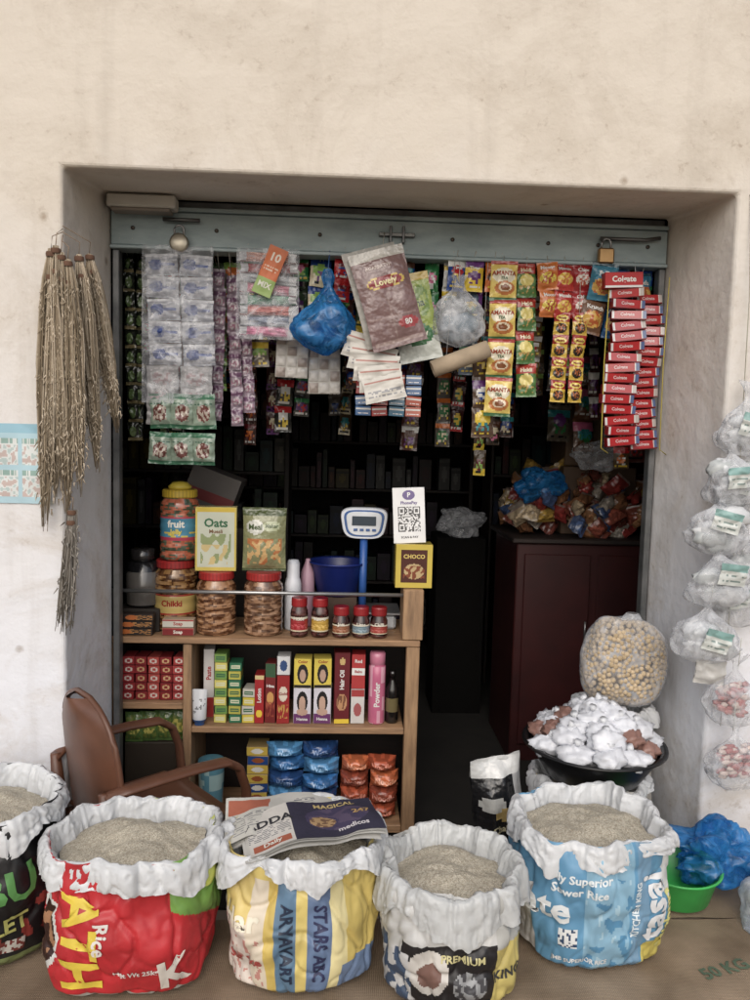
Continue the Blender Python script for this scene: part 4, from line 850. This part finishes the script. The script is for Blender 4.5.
pstack('noodle_packet_stack',.155,.23,4,.068,[(.74,.36,.20),(.66,.28,.17),(.56,.24,.16)],'Noodle')

# ------------------------------------------------------------------ chair
ch=empty('plastic_chair',(-.80,-.15,G-.002)); ch.rotation_euler=(0,0,math.radians(40))
CH=(.42,.25,.17)
b=MB(); HW=.215
def back(u,v,off=0.):
    z=.36+.49*v; w=HW*(1 if v<.55 else math.sqrt(max(0,1-((v-.55)/.46)**2.6)))
    return (-.02-.06*v+.05*((u-.5)*2)**2+off,(u-.5)*2*w,z)
b.grid(lambda u,v:back(u,v,0),30,30,CH,'plastic'); b.grid(lambda u,v:back(u,v,-.006),30,30,CH,'plastic')
b.tube([back(0,i/24) for i in range(25)]+[back(1,1-i/24) for i in range(25)],.010,CH,'plastic',8); b.obj('backrest',parent=ch)
b=MB()
def seat(u,v,off=0): return (.0+.44*u,(v-.5)*(.42+.03*u),.40-.015*math.sin(pi*u)*math.sin(pi*v)+off-.03*max(0,u-.85)/.15)
b.grid(lambda u,v:seat(u,v),20,20,CH,'plastic'); b.grid(lambda u,v:seat(u,v,-.006),20,20,CH,'plastic'); b.box(-.01,.44,-.225,.225,.36,.372,CH,'plastic',.005); b.obj('seat',parent=ch)
for s in(-1,1):
    b=MB()
    pts=[(-.05,s*.205,.575),(.0,s*.235,.597),(.10,s*.245,.604),(.24,s*.245,.604),(.36,s*.243,.596),(.415,s*.24,.56),(.445,s*.238,.48),(.455,s*.235,.38)]
    def AP(u,v,pts=pts):
        j=u*7;i=min(int(j),6);f=j-i;p=Vector(pts[i])*(1-f)+Vector(pts[i+1])*f
        t=(Vector(pts[i+1])-Vector(pts[i])).normalized(); nrm=Vector((-t.z,0,t.x)); a=v*2*pi
        return tuple(p+Vector((0,1,0))*math.cos(a)*(.032 if u<.6 else .026)+nrm*math.sin(a)*.014)
    b.grid(AP,42,12,CH,'plastic'); b.obj('armrest',parent=ch)
    b=MB(); b.tube([(.455,s*.235,.38),(.48,s*.25,0.0)],[.028,.020],CH,'plastic',8); b.obj('front_leg',parent=ch)
    b=MB(); b.tube([(-.05,s*.20,.59),(-.03,s*.21,.38),(-.08,s*.24,.0)],[.018,.028,.02],CH,'plastic',8); b.obj('rear_leg',parent=ch)

# ------------------------------------------------------------------ cabinet & goods inside
b=MB()
b.box(.93,1.75,1.30,1.85,G,.955,K0,'maroon',.006); b.box(.90,1.78,1.27,1.88,.957,.985,K0,'darkwood',.006)
for x in(.97,1.36): b.box(x,x+.35,1.285,1.298,G+.1,.90,K0,'maroon',.006)
b.tube([(1.30,1.27,.45),(1.30,1.27,.55)],.006,(.6,.6,.6),'metal',6)
b.obj('wooden_cabinet')
R=random.Random(31); b=MB()
for i in range(150):
    x=R.uniform(.94,1.72); y=R.uniform(1.31,1.72); top=.20+.22*math.sin((x-.94)/.78*pi)**.5*((y-1.2)/.5)
    z=1.01+R.random()*top
    b.M=TR(x,y,z)@Euler((R.uniform(-1,1),R.uniform(-.8,.8),R.uniform(-1,1))).to_matrix().to_4x4()
    c=R.choice([(.50,.32,.20),(.56,.38,.24),(.54,.26,.20),(.62,.54,.42),(.46,.22,.18),(.54,.50,.45),(.24,.32,.48),(.55,.18,.16),(.62,.48,.18)])
    b.pillow(0,0,0,R.uniform(.08,.14),R.uniform(.08,.13),.06,lab(c,[('n',.1,.1,.9,.7,tuple(clamp(q*1.3) for q in c),5),('r',0,.9,1,1,(.5,.42,.38))],i),'foil',12,12,i,wr=.012)
b.M=I4; b.obj('snack_packet_pile')
for k,(x,z) in enumerate([(1.28,1.95),(1.42,1.98),(1.55,1.9),(1.15,2.0)]):
    strip('chips_packet_strip',x,1.35,z,.12,.17,3,rlab(300+k,[(.42,.26,.15),(.34,.25,.18),(.38,.16,.13),(.34,.31,.25)][k]),.05,seed=300+k)
crump('blue_plastic_bag',(1.06,1.36,1.26),.11,(1.2,.7,.8),'bluefilm',9.,.4); crump('clear_plastic_bag',(1.35,1.34,1.42),.11,(1.2,.7,.7),'clear',14.,.4)
b=MB(); b.box(1.22,1.56,1.50,1.80,1.36,1.74,(.42,.32,.23),'card',.004); b.box(1.37,1.41,1.497,1.4995,1.36,1.74,(.5,.42,.32),'film',.0005); b.box(1.2,1.6,1.45,1.84,.99,1.355,(.36,.27,.2),'card',.004); b.obj('carton_box')
b=MB(); b.M=TR(-.62,1.0,1.18)@RO(.35,'Y'); b.box(-.12,.12,0,.2,-.13,.13,(.38,.35,.33),'card'); b.box(-.12,.12,-.002,-.0005,-.02,.03,(.5,.14,.14),'card',.0003); b.M=I4
b.box(-.8,-.3,1.0,1.3,G,1.04,(.15,.12,.10),'card'); b.obj('carton_box')
crump('clear_plastic_bag',(.76,2.1,.97),.12,(1.2,.8,.7),'clear',19.,.4)
b=MB(); b.box(.60,.9,2.0,2.35,G,.88,(.05,.045,.04),'matte'); b.obj('carton_box')  # carton painted near-black to stand for the unlit depth of the room
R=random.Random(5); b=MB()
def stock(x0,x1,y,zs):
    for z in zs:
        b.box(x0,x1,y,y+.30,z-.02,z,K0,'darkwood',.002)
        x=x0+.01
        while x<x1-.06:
            w=R.uniform(.04,.11); h=R.uniform(.12,.30); c=R.choice(PAL); c=tuple(q*.30 for q in c)  # palette darkened: interior shade put into the stock colours
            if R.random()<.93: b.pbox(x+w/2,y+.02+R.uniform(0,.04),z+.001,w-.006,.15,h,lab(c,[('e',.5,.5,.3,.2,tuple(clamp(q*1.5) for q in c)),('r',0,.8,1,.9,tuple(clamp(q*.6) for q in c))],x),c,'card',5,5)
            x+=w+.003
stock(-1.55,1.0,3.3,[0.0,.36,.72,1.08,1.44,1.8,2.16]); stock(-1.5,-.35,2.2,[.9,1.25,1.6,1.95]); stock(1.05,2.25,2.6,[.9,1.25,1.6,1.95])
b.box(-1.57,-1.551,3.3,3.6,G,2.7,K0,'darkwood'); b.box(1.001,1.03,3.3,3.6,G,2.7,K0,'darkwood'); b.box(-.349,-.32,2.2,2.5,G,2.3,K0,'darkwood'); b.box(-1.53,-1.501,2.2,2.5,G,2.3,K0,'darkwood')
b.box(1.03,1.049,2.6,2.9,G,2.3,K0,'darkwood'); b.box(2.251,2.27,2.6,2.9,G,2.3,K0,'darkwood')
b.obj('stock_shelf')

# ------------------------------------------------------------------ camera
pitch=math.radians(4.8); yaw=math.radians(2.6); th=math.radians(1.5)
fw=Vector((math.sin(yaw)*math.cos(pitch),math.cos(yaw)*math.cos(pitch),-math.sin(pitch)))
rt=Vector((math.cos(yaw),-math.sin(yaw),0)); up=rt.cross(fw)
r2=(rt+up*math.tan(th)).normalized(); u2=(up-rt*math.tan(th)).normalized()
cd=bpy.data.cameras.new('camera'); cd.sensor_fit='VERTICAL'; cd.sensor_height=24; cd.lens=24*.78; cd.clip_end=300; cd.clip_start=.05
co=bpy.data.objects.new('camera',cd); bpy.context.collection.objects.link(co)
co.matrix_world=Matrix(((r2.x,u2.x,-fw.x,0),(r2.y,u2.y,-fw.y,-2.7),(r2.z,u2.z,-fw.z,1.5),(0,0,0,1)))
bpy.context.scene.camera=co
# ------------------------------------------------------------------ light
el=math.radians(38); az=math.radians(188)
w=bpy.data.worlds.new('World'); bpy.context.scene.world=w; w.use_nodes=True; nt=w.node_tree
sky=nt.nodes.new('ShaderNodeTexSky'); sky.sky_type='NISHITA'; sky.sun_disc=False; sky.sun_elevation=el; sky.sun_rotation=az; sky.dust_density=4; sky.air_density=1.0
hs=nt.nodes.new('ShaderNodeHueSaturation'); hs.inputs['Saturation'].default_value=.6   # hazy white overcast
bg=nt.nodes['Background']; bg.inputs[1].default_value=.14; nt.links.new(sky.outputs[0],hs.inputs['Color']); nt.links.new(hs.outputs[0],bg.inputs[0])
sd=bpy.data.lights.new('sun','SUN'); sd.energy=1.15; sd.angle=math.radians(80); sd.color=(1,.975,.94)
so=bpy.data.objects.new('sun',sd); bpy.context.collection.objects.link(so)
d=Vector((math.sin(az)*math.cos(el),math.cos(az)*math.cos(el),math.sin(el)))
so.rotation_euler=d.to_track_quat('Z','Y').to_euler(); so.location=d*10
sc_=bpy.context.scene; sc_.view_settings.view_transform='Standard'; sc_.view_settings.look='None'; sc_.view_settings.exposure=0
